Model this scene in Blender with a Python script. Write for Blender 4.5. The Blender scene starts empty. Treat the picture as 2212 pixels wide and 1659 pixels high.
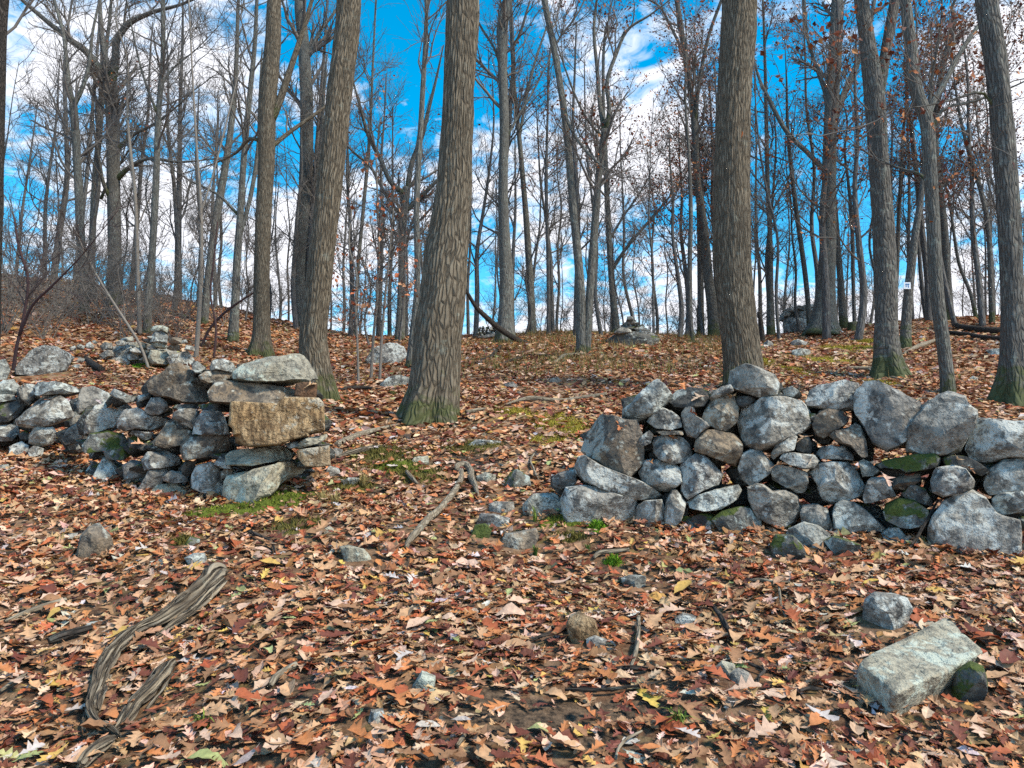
import bpy, math, random
import numpy as np
from mathutils import noise as mnoise, Vector, Matrix

# ------------------------------------------------------------------ camera, sky, sun, exposure
SC = bpy.context.scene
FPX = 797.0                      # focal length in pixels of a 1024 wide frame
PITCH = math.radians(6.0)
CAMZ = 1.6
cam_d = bpy.data.cameras.new('camera')
cam_d.sensor_width = 36.0
cam_d.lens = 36.0 * FPX / 1024.0
cam_d.clip_start = 0.05
cam_d.clip_end = 2000.0
cam = bpy.data.objects.new('camera', cam_d)
SC.collection.objects.link(cam)
cam.location = (0, 0, CAMZ)
cam.rotation_euler = (math.pi / 2 + PITCH, 0, 0)
SC.camera = cam

SUN_EL, SUN_AZ = math.radians(48), math.radians(118)   # azimuth clockwise from +Y
world = bpy.data.worlds.new('World')
SC.world = world
world.use_nodes = True
wn = world.node_tree
for n in list(wn.nodes): wn.nodes.remove(n)

def WN(t, **kw):
    n = wn.nodes.new(t)
    for k, v in kw.items(): setattr(n, k, v)
    return n
sky = WN('ShaderNodeTexSky', sky_type='NISHITA', sun_disc=False)
sky.sun_elevation = SUN_EL
sky.sun_rotation = SUN_AZ
sky.air_density = 1.0; sky.dust_density = 0.3; sky.ozone_density = 2.5
hsv = WN('ShaderNodeHueSaturation'); hsv.inputs['Hue'].default_value = 0.480
hsv.inputs['Saturation'].default_value = 1.5; hsv.inputs['Value'].default_value = 1.6
tc = WN('ShaderNodeTexCoord')
sep = WN('ShaderNodeSeparateXYZ')
wn.links.new(tc.outputs['Generated'], sep.inputs[0])
zz = WN('ShaderNodeMath', operation='MAXIMUM'); zz.inputs[1].default_value = 0.0
wn.links.new(sep.outputs['Z'], zz.inputs[0])
za = WN('ShaderNodeMath', operation='ADD'); za.inputs[1].default_value = 0.22
wn.links.new(zz.outputs[0], za.inputs[0])
dx = WN('ShaderNodeMath', operation='DIVIDE'); dy = WN('ShaderNodeMath', operation='DIVIDE')
wn.links.new(sep.outputs['X'], dx.inputs[0]); wn.links.new(za.outputs[0], dx.inputs[1])
wn.links.new(sep.outputs['Y'], dy.inputs[0]); wn.links.new(za.outputs[0], dy.inputs[1])
cmb = WN('ShaderNodeCombineXYZ')
wn.links.new(dx.outputs[0], cmb.inputs[0]); wn.links.new(dy.outputs[0], cmb.inputs[1])
n1 = WN('ShaderNodeTexNoise'); n1.inputs['Scale'].default_value = 1.6; n1.inputs['Detail'].default_value = 3
n1.inputs['Roughness'].default_value = 0.5
n2 = WN('ShaderNodeTexNoise'); n2.inputs['Scale'].default_value = 13.0; n2.inputs['Detail'].default_value = 5
n2.inputs['Roughness'].default_value = 0.6; n2.inputs['Distortion'].default_value = 0.6
mp1 = WN('ShaderNodeMapping'); mp1.inputs['Location'].default_value = (3.3, 1.7, 0)
wn.links.new(cmb.outputs[0], mp1.inputs[0])
wn.links.new(mp1.outputs[0], n1.inputs['Vector']); wn.links.new(mp1.outputs[0], n2.inputs['Vector'])
ma = WN('ShaderNodeMath', operation='MULTIPLY'); ma.inputs[1].default_value = 0.62
wn.links.new(n2.outputs[0], ma.inputs[0])
mb = WN('ShaderNodeMath', operation='ADD')
wn.links.new(n1.outputs[0], mb.inputs[0]); wn.links.new(ma.outputs[0], mb.inputs[1])
# the few large cloud banks: direction and half width
def cam_dir(x, y):
    a = (x - 512.0) / FPX; b = (384.0 - y) / FPX
    v = Vector((a, math.cos(PITCH) - b * math.sin(PITCH), math.sin(PITCH) + b * math.cos(PITCH)))
    return v.normalized()
acc = mb.outputs[0]
for (cx_, cy_, cr_, cs_) in [(215, 55, 0.16, .30), (60, 60, 0.12, .22), (1030, 60, 0.13, .30), (950, 255, 0.08, .26), (640, 160, 0.10, .22), (150, 215, 0.10, .18),
                             (300, 290, 0.16, .24), (720, 300, 0.14, .2), (330, 95, 0.07, .2), (-400, 100, .4, .3), (1500, 0, .4, .3)]:
    vd = WN('ShaderNodeVectorMath', operation='DISTANCE'); vd.inputs[1].default_value = cam_dir(cx_, cy_)
    wn.links.new(tc.outputs['Generated'], vd.inputs[0])
    mr = WN('ShaderNodeMapRange'); mr.interpolation_type = 'SMOOTHSTEP'
    mr.inputs[1].default_value = 0.0; mr.inputs[2].default_value = cr_; mr.inputs[3].default_value = cs_; mr.inputs[4].default_value = 0.0
    wn.links.new(vd.outputs['Value'], mr.inputs[0])
    ad = WN('ShaderNodeMath', operation='ADD'); wn.links.new(acc, ad.inputs[0]); wn.links.new(mr.outputs[0], ad.inputs[1]); acc = ad.outputs[0]
hz = WN('ShaderNodeMapRange'); hz.interpolation_type = 'SMOOTHSTEP'     # cloud thickens towards the horizon all round
hz.inputs[1].default_value = 0.02; hz.inputs[2].default_value = 0.34; hz.inputs[3].default_value = 0.20; hz.inputs[4].default_value = 0.0
wn.links.new(sep.outputs['Z'], hz.inputs[0])
ad = WN('ShaderNodeMath', operation='ADD'); wn.links.new(acc, ad.inputs[0]); wn.links.new(hz.outputs[0], ad.inputs[1]); acc = ad.outputs[0]
ramp = WN('ShaderNodeValToRGB')
ramp.color_ramp.elements[0].position = 0.84; ramp.color_ramp.elements[0].color = (0, 0, 0, 1)
ramp.color_ramp.elements[1].position = 1.30; ramp.color_ramp.elements[1].color = (1, 1, 1, 1)
wn.links.new(acc, ramp.inputs[0])
mix = WN('ShaderNodeMixRGB'); mix.inputs[2].default_value = (7.0, 7.1, 7.6, 1)
wn.links.new(sky.outputs[0], hsv.inputs['Color'])
wn.links.new(hsv.outputs[0], mix.inputs[1]); wn.links.new(ramp.outputs[0], mix.inputs[0])
bg = WN('ShaderNodeBackground'); bg.inputs['Strength'].default_value = 0.12
wn.links.new(mix.outputs[0], bg.inputs['Color'])
wo = WN('ShaderNodeOutputWorld'); wn.links.new(bg.outputs[0], wo.inputs['Surface'])

sun_d = bpy.data.lights.new('sun', 'SUN')
sun_d.energy = 4.0; sun_d.angle = math.radians(10); sun_d.color = (1.0, 0.88, 0.70)
sun = bpy.data.objects.new('sun', sun_d); SC.collection.objects.link(sun)
sdir = Vector((math.sin(SUN_AZ) * math.cos(SUN_EL), math.cos(SUN_AZ) * math.cos(SUN_EL), math.sin(SUN_EL)))
sun.rotation_euler = sdir.to_track_quat('Z', 'Y').to_euler()
sun.location = (0, 0, 30)

SC.view_settings.view_transform = 'Standard'
SC.view_settings.look = 'None'
SC.view_settings.exposure = 0.52
SC.view_settings.gamma = 1.0
SC.cycles.use_denoising = False
SC.cycles.max_bounces = 5
SC.cycles.diffuse_bounces = 3
SC.cycles.sample_clamp_indirect = 6.0

# ------------------------------------------------------------------ helpers
rnd = random.Random(11)
RNG = np.random.default_rng(7)
COL = SC.collection
SF = 2212.0 / 1024.0

def sstep(a, b, x):
    t = np.clip((x - a) / (b - a), 0, 1)
    return t * t * (3 - 2 * t)

def G(x, y):
    """ground height"""
    x = np.asarray(x, float); y = np.asarray(y, float)
    yc = 31.0
    z = 0.217 * np.minimum(y, yc)
    over = np.clip(y - yc, 0, None)
    z = z + np.where(over < 8, 0.217 * over - 0.5 * over * over * 0.03, 0.217 * 8 - 0.96 - 0.023 * (over - 8))
    z = z + 2.5 * sstep(-5, -21, x) * sstep(11, 31, y)
    z = z + 0.8 * sstep(9, 22, x) * sstep(14, 31, y)
    z = z + 0.035 * np.sin(1.9 * x + 0.7 * y + 0.4) + 0.03 * np.sin(-1.1 * x + 2.3 * y + 1.1) + 0.018 * np.sin(4.1 * x + 3.3 * y)
    z = z + 0.10 * np.sin(0.45 * x + 0.3) * sstep(8, 16, y)
    return z

CP, SP = math.cos(PITCH), math.sin(PITCH)
def ray(px, py):
    a = (px - 512.0) / FPX; b = (384.0 - py) / FPX
    return np.array([a, CP - b * SP, SP + b * CP])

_YS = np.concatenate([np.arange(1.5, 12, 0.01), np.arange(12, 48, 0.03)])
def at_ground(px, py):
    d = ray(px, py)
    t = _YS / d[1]
    X = d[0] * t; Z = CAMZ + d[2] * t
    g = G(X, _YS)
    hit = np.nonzero(Z <= g)[0]
    if len(hit):
        i = hit[0]
    else:
        i = int(np.argmin(Z - g))
    return np.array([X[i], _YS[i], float(g[i])])

def at_Y(px, py, Y):
    d = ray(px, py); t = Y / d[1]
    return np.array([d[0] * t, Y, CAMZ + d[2] * t])

def pxm(P):
    """metres per pixel (1024 frame) at world point P"""
    return (P[1] * CP + (P[2] - CAMZ) * SP) / FPX

def build_mesh(name, V, quads=None, tris=None, smooth=True, col=None, vec=None, mat=None, sharp=None):
    me = bpy.data.meshes.new(name)
    V = np.ascontiguousarray(V, dtype=np.float32)
    me.vertices.add(len(V)); me.vertices.foreach_set('co', V.ravel())
    parts = []; sizes = []
    if quads is not None and len(quads):
        q = np.asarray(quads, np.int32); parts.append(q.ravel()); sizes.append(np.full(len(q), 4, np.int32))
    if tris is not None and len(tris):
        q = np.asarray(tris, np.int32); parts.append(q.ravel()); sizes.append(np.full(len(q), 3, np.int32))
    idx = np.concatenate(parts); sz = np.concatenate(sizes)
    me.loops.add(len(idx)); me.loops.foreach_set('vertex_index', idx)
    me.polygons.add(len(sz))
    st = np.concatenate([[0], np.cumsum(sz)[:-1]]).astype(np.int32)
    me.polygons.foreach_set('loop_start', st)
    me.polygons.foreach_set('use_smooth', np.full(len(sz), smooth, dtype=bool))
    me.update(calc_edges=True)
    if col is not None:
        a = me.attributes.new('Col', 'FLOAT_COLOR', 'POINT')
        c = np.ones((len(V), 4), np.float32); c[:, :3] = col
        a.data.foreach_set('color', c.ravel())
    if vec is not None:
        a = me.attributes.new('bk', 'FLOAT_VECTOR', 'POINT')
        a.data.foreach_set('vector', np.ascontiguousarray(vec, np.float32).ravel())
    if sharp is not None: me.set_sharp_from_angle(angle=sharp)
    if mat is not None: me.materials.append(mat)
    return me

def obj(name, me, parent=None, loc=None, rot=None):
    o = bpy.data.objects.new(name, me); COL.objects.link(o)
    if parent is not None: o.parent = parent
    if loc is not None: o.location = loc
    if rot is not None: o.rotation_euler = rot
    return o

def tag(o, label, cat, group=None, kind=None):
    if label: o['label'] = label
    if cat: o['category'] = cat
    if group: o['group'] = group
    if kind: o['kind'] = kind
    return o

# ------------------------------------------------------------------ materials
class NT:
    def __init__(s, name):
        s.m = bpy.data.materials.new(name); s.m.use_nodes = True
        s.t = s.m.node_tree
        s.b = s.t.nodes['Principled BSDF']
        s.b.inputs['Specular IOR Level'].default_value = 0.25
    def n(s, t, **kw):
        o = s.t.nodes.new(t)
        for k, v in kw.items():
            if k.startswith('i_'): o.inputs[int(k[2:])].default_value = v
            else: setattr(o, k, v)
        return o
    def l(s, a, b): s.t.links.new(a, b)
    def noise(s, vec, scale, detail=4, rough=0.55, dist=0.0):
        o = s.n('ShaderNodeTexNoise'); o.inputs['Scale'].default_value = scale
        o.inputs['Detail'].default_value = detail; o.inputs['Roughness'].default_value = rough
        o.inputs['Distortion'].default_value = dist
        s.l(vec, o.inputs['Vector']); return o.outputs[0]
    def ramp(s, fac, stops, interp='LINEAR'):
        o = s.n('ShaderNodeValToRGB'); cr = o.color_ramp; cr.interpolation = interp
        while len(cr.elements) < len(stops): cr.elements.new(0.5)
        for e, (p, c) in zip(cr.elements, stops):
            e.position = p
            e.color = (c, c, c, 1) if isinstance(c, (int, float)) else (c[0], c[1], c[2], 1)
        s.l(fac, o.inputs[0]); return o.outputs[0]
    def mix(s, fac, a, b, mode='MIX'):
        o = s.n('ShaderNodeMixRGB', blend_type=mode)
        for i, v in ((0, fac), (1, a), (2, b)):
            if hasattr(v, 'links'): s.l(v, o.inputs[i])
            elif i == 0: o.inputs[0].default_value = v
            else: o.inputs[i].default_value = (v[0], v[1], v[2], 1)
        return o.outputs[0]
    def math(s, op, a, b=None):
        o = s.n('ShaderNodeMath', operation=op)
        for i, v in ((0, a), (1, b)):
            if v is None: continue
            if hasattr(v, 'links'): s.l(v, o.inputs[i])
            else: o.inputs[i].default_value = v
        return o.outputs[0]
    def mapping(s, vec, scale=(1, 1, 1), loc=None):
        o = s.n('ShaderNodeMapping'); o.inputs['Scale'].default_value = scale
        s.l(vec, o.inputs[0])
        if loc is not None: s.l(loc, o.inputs['Location'])
        return o.outputs[0]
    def bump(s, h, strength, dist, prev=None):
        o = s.n('ShaderNodeBump'); o.inputs['Strength'].default_value = strength
        o.inputs['Distance'].default_value = dist
        s.l(h, o.inputs['Height'])
        if prev is not None: s.l(prev, o.inputs['Normal'])
        return o.outputs[0]
    def done(s, col, rough=0.8, normal=None):
        if hasattr(col, 'links'): s.l(col, s.b.inputs['Base Color'])
        else: s.b.inputs['Base Color'].default_value = (col[0], col[1], col[2], 1)
        s.b.inputs['Roughness'].default_value = rough
        if normal is not None: s.l(normal, s.b.inputs['Normal'])
        return s.m

def stone_mat(name, base, base2, lichen, lichen_amt, dark=(0.045, 0.045, 0.045), dark_amt=0.5, moss=0.0, grain=1.0, streak=False):
    k = NT(name)
    tc = k.n('ShaderNodeTexCoord').outputs['Object']
    oi = k.n('ShaderNodeObjectInfo')
    off = k.math('MULTIPLY', oi.outputs['Random'], 97.0)
    v = k.mapping(tc, (1, 1, 1), off)
    big = k.noise(v, 4.0, 3, 0.5)
    col = k.mix(k.ramp(big, [(0.35, 0), (0.65, 1)]), base, base2)
    tint = k.mix(oi.outputs['Random'], (0.80, 0.80, 0.82), (1.18, 1.14, 1.06))
    col = k.mix(1.0, col, tint, 'MULTIPLY')
    fine = k.noise(v, 34.0, 3, 0.6)
    col = k.mix(k.ramp(fine, [(0.34, 0.5), (0.5, 0.0)]), col, dark)
    if streak:
        sv = k.mapping(tc, (26, 26, 5), off)
        sn = k.noise(sv, 1.0, 5, 0.6)
        col = k.mix(k.ramp(sn, [(0.4, 0.8), (0.56, 0)]), col, (0.085, 0.05, 0.025))
    d = k.noise(v, 10.0, 5, 0.66, 0.5)
    col = k.mix(k.ramp(d, [(0.40, min(1, dark_amt * 1.5)), (0.52, 0.0)]), col, dark)
    ln = k.noise(v, 12.0, 6, 0.68, 0.4)
    ln2 = k.noise(v, 2.6, 2, 0.5)
    lsum = k.math('ADD', ln, k.math('MULTIPLY', ln2, 0.6))
    col = k.mix(k.ramp(lsum, [(0.97 - 0.16 * lichen_amt, 0.0), (1.05 - 0.16 * lichen_amt, 0.8)]), col, lichen)
    speck = k.n('ShaderNodeTexVoronoi'); speck.inputs['Scale'].default_value = 16.0
    k.l(v, speck.inputs['Vector'])
    sm = k.math('MULTIPLY', k.ramp(speck.outputs['Distance'], [(0.12, 1.0), (0.24, 0.0)]),
                k.ramp(speck.outputs['Color'], [(0.55, 0), (0.62, 0.8)]))
    col = k.mix(sm, col, lichen)
    if moss > 0:
        mn = k.noise(v, 5.5, 5, 0.65)
        ge = k.n('ShaderNodeNewGeometry')
        sx = k.n('ShaderNodeSeparateXYZ'); k.l(ge.outputs['Normal'], sx.inputs[0])
        up = k.math('MULTIPLY', sx.outputs['Z'], 0.12)
        mm = k.math('ADD', mn, up)
        mc = k.mix(k.noise(v, 60, 2), (0.028, 0.045, 0.008), (0.10, 0.13, 0.022))
        col = k.mix(k.ramp(mm, [(0.66 - 0.25 * moss, 0), (0.72 - 0.25 * moss, 0.95)]), col, mc)
    h = k.noise(v, 26.0, 7, 0.68)
    h2 = k.noise(v, 7.0, 5, 0.6)
    nb = k.bump(h2, 0.95 * grain, 0.09)
    nb = k.bump(h, 0.7 * grain, 0.022, nb)
    nb = k.bump(fine, 0.35, 0.008, nb)
    return k.done(col, 0.88, nb)

GR = (0.215, 0.205, 0.185); GR2 = (0.34, 0.33, 0.30)
LI = (0.54, 0.56, 0.52)
M_ST = {
    'g': stone_mat('granite_grey', GR, GR2, LI, 0.95),
    'b': stone_mat('granite_brown', (0.19, 0.145, 0.10), (0.28, 0.24, 0.19), (0.42, 0.43, 0.38), 0.7),
    'd': stone_mat('granite_dark', (0.07, 0.07, 0.066), (0.13, 0.13, 0.12), (0.38, 0.41, 0.38), 0.6, moss=0.25),
    'p': stone_mat('granite_pale', (0.26, 0.27, 0.25), (0.36, 0.37, 0.34), (0.54, 0.58, 0.54), 0.95, dark_amt=0.5),
    't': stone_mat('quartzite_tan', (0.47, 0.31, 0.155), (0.52, 0.40, 0.25), (0.50, 0.47, 0.38), 0.6, dark=(0.15, 0.09, 0.045), dark_amt=0.4, streak=True, grain=1.6),
    'm': stone_mat('granite_mossy', (0.13, 0.135, 0.12), (0.2, 0.2, 0.18), (0.42, 0.48, 0.45), 0.75, moss=0.62),
    'c': stone_mat('granite_cap', (0.34, 0.315, 0.24), (0.42, 0.40, 0.32), (0.48, 0.53, 0.45), 0.85, dark_amt=0.3),
    'k': stone_mat('granite_rust', (0.11, 0.06, 0.035), (0.17, 0.10, 0.06), (0.3, 0.3, 0.27), 0.2, dark=(0.03, 0.02, 0.015)),
}

def bark_mat(name, hi, lo, stretch=0.10, scale=36.0, moss=0.0, lichen=0.4, bstr=1.0):
    k = NT(name)
    at = k.n('ShaderNodeAttribute', attribute_name='bk').outputs['Vector']
    oi = k.n('ShaderNodeObjectInfo')
    off = k.math('MULTIPLY', oi.outputs['Random'], 51.0)
    wv = k.mapping(at, (1, 1, 1), off)
    warp = k.n('ShaderNodeTexNoise'); warp.inputs['Scale'].default_value = 3.0; k.l(wv, warp.inputs['Vector'])
    wadd = k.mix(0.06, wv, warp.outputs['Color'], 'ADD')
    sv = k.mapping(wadd, (1, 1, stretch))
    vo = k.n('ShaderNodeTexVoronoi', feature='DISTANCE_TO_EDGE'); vo.inputs['Scale'].default_value = scale
    k.l(sv, vo.inputs['Vector'])
    ridge = k.ramp(vo.outputs['Distance'], [(0.0, 0.0), (0.22, 1.0)])
    fn = k.noise(sv, scale * 2.2, 6, 0.7)
    mid = k.noise(wv, 2.2, 4, 0.6)
    hcol = k.mix(k.ramp(mid, [(0.35, 0), (0.65, 1)]), hi, tuple(c * 0.72 for c in hi))
    col = k.mix(k.math('MULTIPLY', ridge, k.ramp(fn, [(0.3, 0.25), (0.62, 1.0)])), lo, hcol)
    ln = k.noise(wv, 7.0, 6, 0.7)
    col = k.mix(k.ramp(ln, [(0.62 - 0.1 * lichen, 0), (0.72 - 0.1 * lichen, 0.6 * lichen + 0.1)]), col, (0.27, 0.32, 0.28))
    if moss > 0:
        sx = k.n('ShaderNodeSeparateXYZ'); k.l(at, sx.inputs[0])
        mn = k.noise(wv, 6.0, 5, 0.65)
        mm = k.math('SUBTRACT', k.math('ADD', k.math('MULTIPLY', mn, 1.5), moss), k.math('MULTIPLY', sx.outputs['Z'], 0.8))
        col = k.mix(k.ramp(mm, [(0.72, 0), (0.98, 0.8)]), col, (0.06, 0.075, 0.022))
    nb = k.bump(ridge, 0.8 * bstr, 0.03)
    nb = k.bump(fn, 0.6 * bstr, 0.012, nb)
    return k.done(col, 0.9, nb)

M_BARK = {
    'o': bark_mat('bark_oak', (0.235, 0.20, 0.148), (0.085, 0.068, 0.048), moss=0.35, lichen=0.35),
    'g': bark_mat('bark_grey', (0.20, 0.20, 0.182), (0.10, 0.097, 0.086), scale=30, moss=0.3, lichen=0.7),
    'p': bark_mat('bark_plated', (0.17, 0.165, 0.15), (0.085, 0.08, 0.072), stretch=0.13, scale=30, moss=0.55, lichen=0.6),
    's': bark_mat('bark_sapling', (0.27, 0.245, 0.215), (0.17, 0.15, 0.13), stretch=0.6, scale=60, lichen=0.5, bstr=0.3),
    'r': bark_mat('bark_red_sapling', (0.10, 0.055, 0.055), (0.06, 0.035, 0.035), stretch=0.6, scale=60, lichen=0.1, bstr=0.3),
    'f': bark_mat('bark_far', (0.17, 0.165, 0.16), (0.08, 0.077, 0.075), scale=18, lichen=0.5),
    'w': bark_mat('weathered_wood', (0.38, 0.32, 0.235), (0.075, 0.058, 0.042), stretch=0.05, scale=40, lichen=0.25, bstr=1.2),
    'k': bark_mat('dark_dead_wood', (0.085, 0.07, 0.06), (0.03, 0.026, 0.022), stretch=0.2, scale=40, lichen=0.15),
    'y': bark_mat('pale_stick', (0.36, 0.31, 0.23), (0.15, 0.12, 0.085), stretch=0.2, scale=40, lichen=0.4, bstr=0.6),
}
def twig_mat(name, c):
    k = NT(name)
    tcn = k.n('ShaderNodeTexCoord').outputs['Object']
    v = k.noise(tcn, 3.0, 3)
    return k.done(k.mix(v, tuple(x * 0.75 for x in c), tuple(x * 1.25 for x in c)), 0.9)
M_TW = {'n': twig_mat('twig_brown', (0.13, 0.118, 0.108)), 'g': twig_mat('twig_grey', (0.17, 0.155, 0.14)),
        'r': twig_mat('twig_red', (0.10, 0.075, 0.07))}

def leaf_mat(name, rough=0.62, trans=0.0):
    k = NT(name)
    a = k.n('ShaderNodeAttribute', attribute_name='Col').outputs['Color']
    ge = k.n('ShaderNodeNewGeometry').outputs['Position']
    v = k.noise(ge, 38.0, 4, 0.65)
    c = k.mix(k.ramp(v, [(0.3, 0.62), (0.7, 1.25)]), (0, 0, 0), a)
    m = k.mix(1.0, a, k.ramp(v, [(0.3, 0.72), (0.7, 1.2)]), 'MULTIPLY')
    nb = k.bump(v, 0.4, 0.01)
    return k.done(m, rough, nb)
M_LEAF = leaf_mat('leaf_litter')
M_HANG = leaf_mat('hanging_leaf', 0.6)

def moss_mat():
    k = NT('moss')
    a = k.n('ShaderNodeAttribute', attribute_name='Col').outputs['Color']
    ge = k.n('ShaderNodeNewGeometry').outputs['Position']
    v = k.noise(ge, 55.0, 4, 0.7)
    m = k.mix(1.0, a, k.ramp(v, [(0.3, 0.5), (0.7, 1.4)]), 'MULTIPLY')
    return k.done(m, 0.95, k.bump(v, 0.8, 0.015))
M_MOSS = moss_mat()

def ground_mat():
    k = NT('forest_floor')
    ge = k.n('ShaderNodeNewGeometry').outputs['Position']
    w = k.noise(ge, 6.0, 3)
    vo = k.n('ShaderNodeTexVoronoi'); vo.inputs['Scale'].default_value = 15.0; vo.inputs['Randomness'].default_value = 1.0
    k.l(ge, vo.inputs['Vector'])
    sx = k.n('ShaderNodeSeparateXYZ'); k.l(vo.outputs['Color'], sx.inputs[0])
    leafc = k.ramp(sx.outputs['X'], [(0.0, (0.09, 0.035, 0.018)), (0.25, (0.28, 0.10, 0.035)), (0.5, (0.36, 0.18, 0.08)),
                                     (0.75, (0.44, 0.28, 0.18)), (0.93, (0.30, 0.22, 0.06)), (1.0, (0.12, 0.05, 0.03))])
    fine = k.noise(ge, 30.0, 6, 0.7)
    soil = k.mix(k.ramp(fine, [(0.38, 0), (0.62, 1)]), (0.022, 0.016, 0.011), (0.16, 0.105, 0.065))
    sy = k.n('ShaderNodeSeparateXYZ'); k.l(ge, sy.inputs[0])
    bare = k.n('ShaderNodeAttribute', attribute_name='Col').outputs['Fac']
    far = k.math('SUBTRACT', k.ramp(k.math('DIVIDE', sy.outputs['Y'], 30.0), [(0.15, 0.3), (0.4, 0.8)]), bare)
    col = k.mix(k.math('MULTIPLY', far, k.ramp(w, [(0.3, 0.5), (0.6, 1.0)])), soil, leafc)
    nb = k.bump(vo.outputs['Distance'], 0.5, 0.03)
    nb = k.bump(fine, 0.7, 0.02, nb)
    return k.done(col, 0.95, nb)
M_GROUND = ground_mat()

# ------------------------------------------------------------------ ground
SOIL = [(1150,1560,210,45),(640,1500,70,40),(1030,1500,60,25),(1400,1540,120,30),(1000,1010,90,25),(800,1060,60,25),(980,985,60,12),(620,1395,50,15)]
SOILW = []
for (x, y, rx, ry) in SOIL:
    P = at_ground(x / SF, y / SF); A = at_ground((x + rx) / SF, y / SF); B1 = at_ground(x / SF, (y + ry) / SF); B2 = at_ground(x / SF, (y - ry) / SF)
    SOILW.append((P[0], (B1[1] + B2[1]) / 2, abs(A[0] - P[0]), abs(B2[1] - B1[1]) / 2))
def make_ground():
    ys = np.concatenate([np.arange(-6, 1.5, .4), np.arange(1.5, 10, 0.1), np.arange(10, 45, 0.35), np.geomspace(45, 400, 26)])
    xs = np.concatenate([-np.geomspace(24, 320, 22)[::-1], np.arange(-23.6, -6, 0.35), np.arange(-6, 6, 0.11), np.arange(6, 23.7, 0.35), np.geomspace(24, 320, 22)])
    X, Y = np.meshgrid(xs, ys)
    Z = G(X, Y)
    near = (Y < 12) & (np.abs(X) < 7)
    Z = Z + np.where(near, 0.008 * np.sin(17 * X + 3 * np.sin(9 * Y)) * np.sin(15 * Y + 2 * np.sin(11 * X)), 0)
    V = np.stack([X, Y, Z], -1).reshape(-1, 3)
    nx = len(xs); ny = len(ys)
    i = np.arange(ny - 1)[:, None] * nx + np.arange(nx - 1)[None, :]
    q = np.stack([i, i + 1, i + nx + 1, i + nx], -1).reshape(-1, 4)
    so = np.zeros(len(V))
    for (a, b, c, d) in SOILW:
        so = np.maximum(so, np.clip(1.25 - ((V[:, 0] - a) / c) ** 2 - ((V[:, 1] - b) / d) ** 2, 0, 1))
    o = obj('ground', build_mesh('ground', V, quads=q, mat=M_GROUND, col=np.stack([so, so, so], -1)))
    tag(o, 'brown forest floor rising to the ridge', 'ground', kind='structure')
make_ground()

# ------------------------------------------------------------------ stones
def unit(v): return v / (np.linalg.norm(v) + 1e-12)

def stone_verts(poly, depth, seed, nth=30, nph=17, boxy=0.55, cuts=5, namp=0.05):
    """closed stone: outline poly (u right, v up, metres about its centre), half depth `depth` along +y"""
    r_ = np.random.default_rng(seed)
    poly = np.asarray(poly, float)
    va = np.mod(np.arctan2(poly[:, 1], poly[:, 0]), 2 * np.pi)
    un = np.linspace(0, 2 * np.pi, nth, endpoint=False)
    for v_ in va:                                  # snap the nearest sample to each corner
        un[np.argmin(np.abs(np.angle(np.exp(1j * (un - v_)))))] = v_
    th = np.sort(un)
    D = np.stack([np.cos(th), np.sin(th)], -1)
    A = poly; B = np.roll(poly, -1, 0)
    R = np.zeros(nth)
    for a, b in zip(A, B):
        e = b - a
        den = D[:, 0] * (-e[1]) + D[:, 1] * e[0]
        den = np.where(np.abs(den) < 1e-9, 1e-9, den)
        t = (a[0] * (-e[1]) + a[1] * e[0]) / den
        s = (D[:, 0] * a[1] - D[:, 1] * a[0]) / den
        ok = (t > 0) & (s >= -1e-6) & (s <= 1 + 1e-6)
        R = np.where(ok & (t > R), t, R)
    R = np.where(R <= 0, np.median(R), R)
    R = 0.04 * np.roll(R, 1) + 0.92 * R + 0.04 * np.roll(R, -1)
    ph = np.linspace(-np.pi / 2, np.pi / 2, nph + 2)[1:-1]
    s = np.cos(ph) ** boxy; w = np.sign(ph) * np.abs(np.sin(ph)) ** boxy
    U = s[:, None] * (R * D[:, 0])[None, :]
    W = np.repeat((w * depth)[:, None], nth, 1)
    Vv = s[:, None] * (R * D[:, 1])[None, :]
    V = np.stack([U, W, Vv], -1).reshape(-1, 3)
    V = np.concatenate([V, [[0, -depth, 0], [0, depth, 0]]])
    size = float(np.sqrt(np.abs(np.ptp(poly[:, 0]) * np.ptp(poly[:, 1]))))
    for c in range(cuts):
        if c < cuts - 2:
            n = unit(np.array([r_.normal(0, 0.6), -1.0, r_.normal(0.2, 0.55)]))
        else:
            n = unit(np.abs(r_.normal(0, 1, 3)) * [1, 1.6, 1] * r_.choice([-1, 1], 3))
        pr = V @ n
        d = pr.max() * (r_.uniform(0.55, 0.9) if c < cuts - 2 else r_.uniform(.8, .95))
        V = V - n[None, :] * np.clip(pr - d, 0, None)[:, None]
    out = V.copy()
    o3 = r_.uniform(-50, 50, 3)
    f1 = 1.6 / max(size, 0.03); f2 = 6.0 / max(size, 0.03)
    for i in range(len(V)):
        p = V[i]
        q = Vector((p[0] * f1 + o3[0], p[1] * f1 + o3[1], p[2] * f1 + o3[2]))
        q2 = Vector((p[0] * f2 + o3[1], p[1] * f2 + o3[2], p[2] * f2 + o3[0]))
        k_ = mnoise.noise(q) * namp * 0.8 + mnoise.fractal(q2, 0.8, 2.1, 3) * namp * 0.42
        out[i] = p + unit(p) * size * k_
    return out
def stone_faces(nth, nph):
    i = np.arange(nph - 1)[:, None] * nth; j = np.arange(nth)[None, :]; jn = (j + 1) % nth
    q = np.stack([i + j, i + jn, i + nth + jn, i + nth + j], -1).reshape(-1, 4)
    b = nth * nph; jj = np.arange(nth)
    t1 = np.stack([np.full(nth, b), (jj + 1) % nth, jj], -1)
    l = (nph - 1) * nth
    t2 = np.stack([np.full(nth, b + 1), l + jj, l + (jj + 1) % nth], -1)
    return q, np.concatenate([t1, t2])

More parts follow.
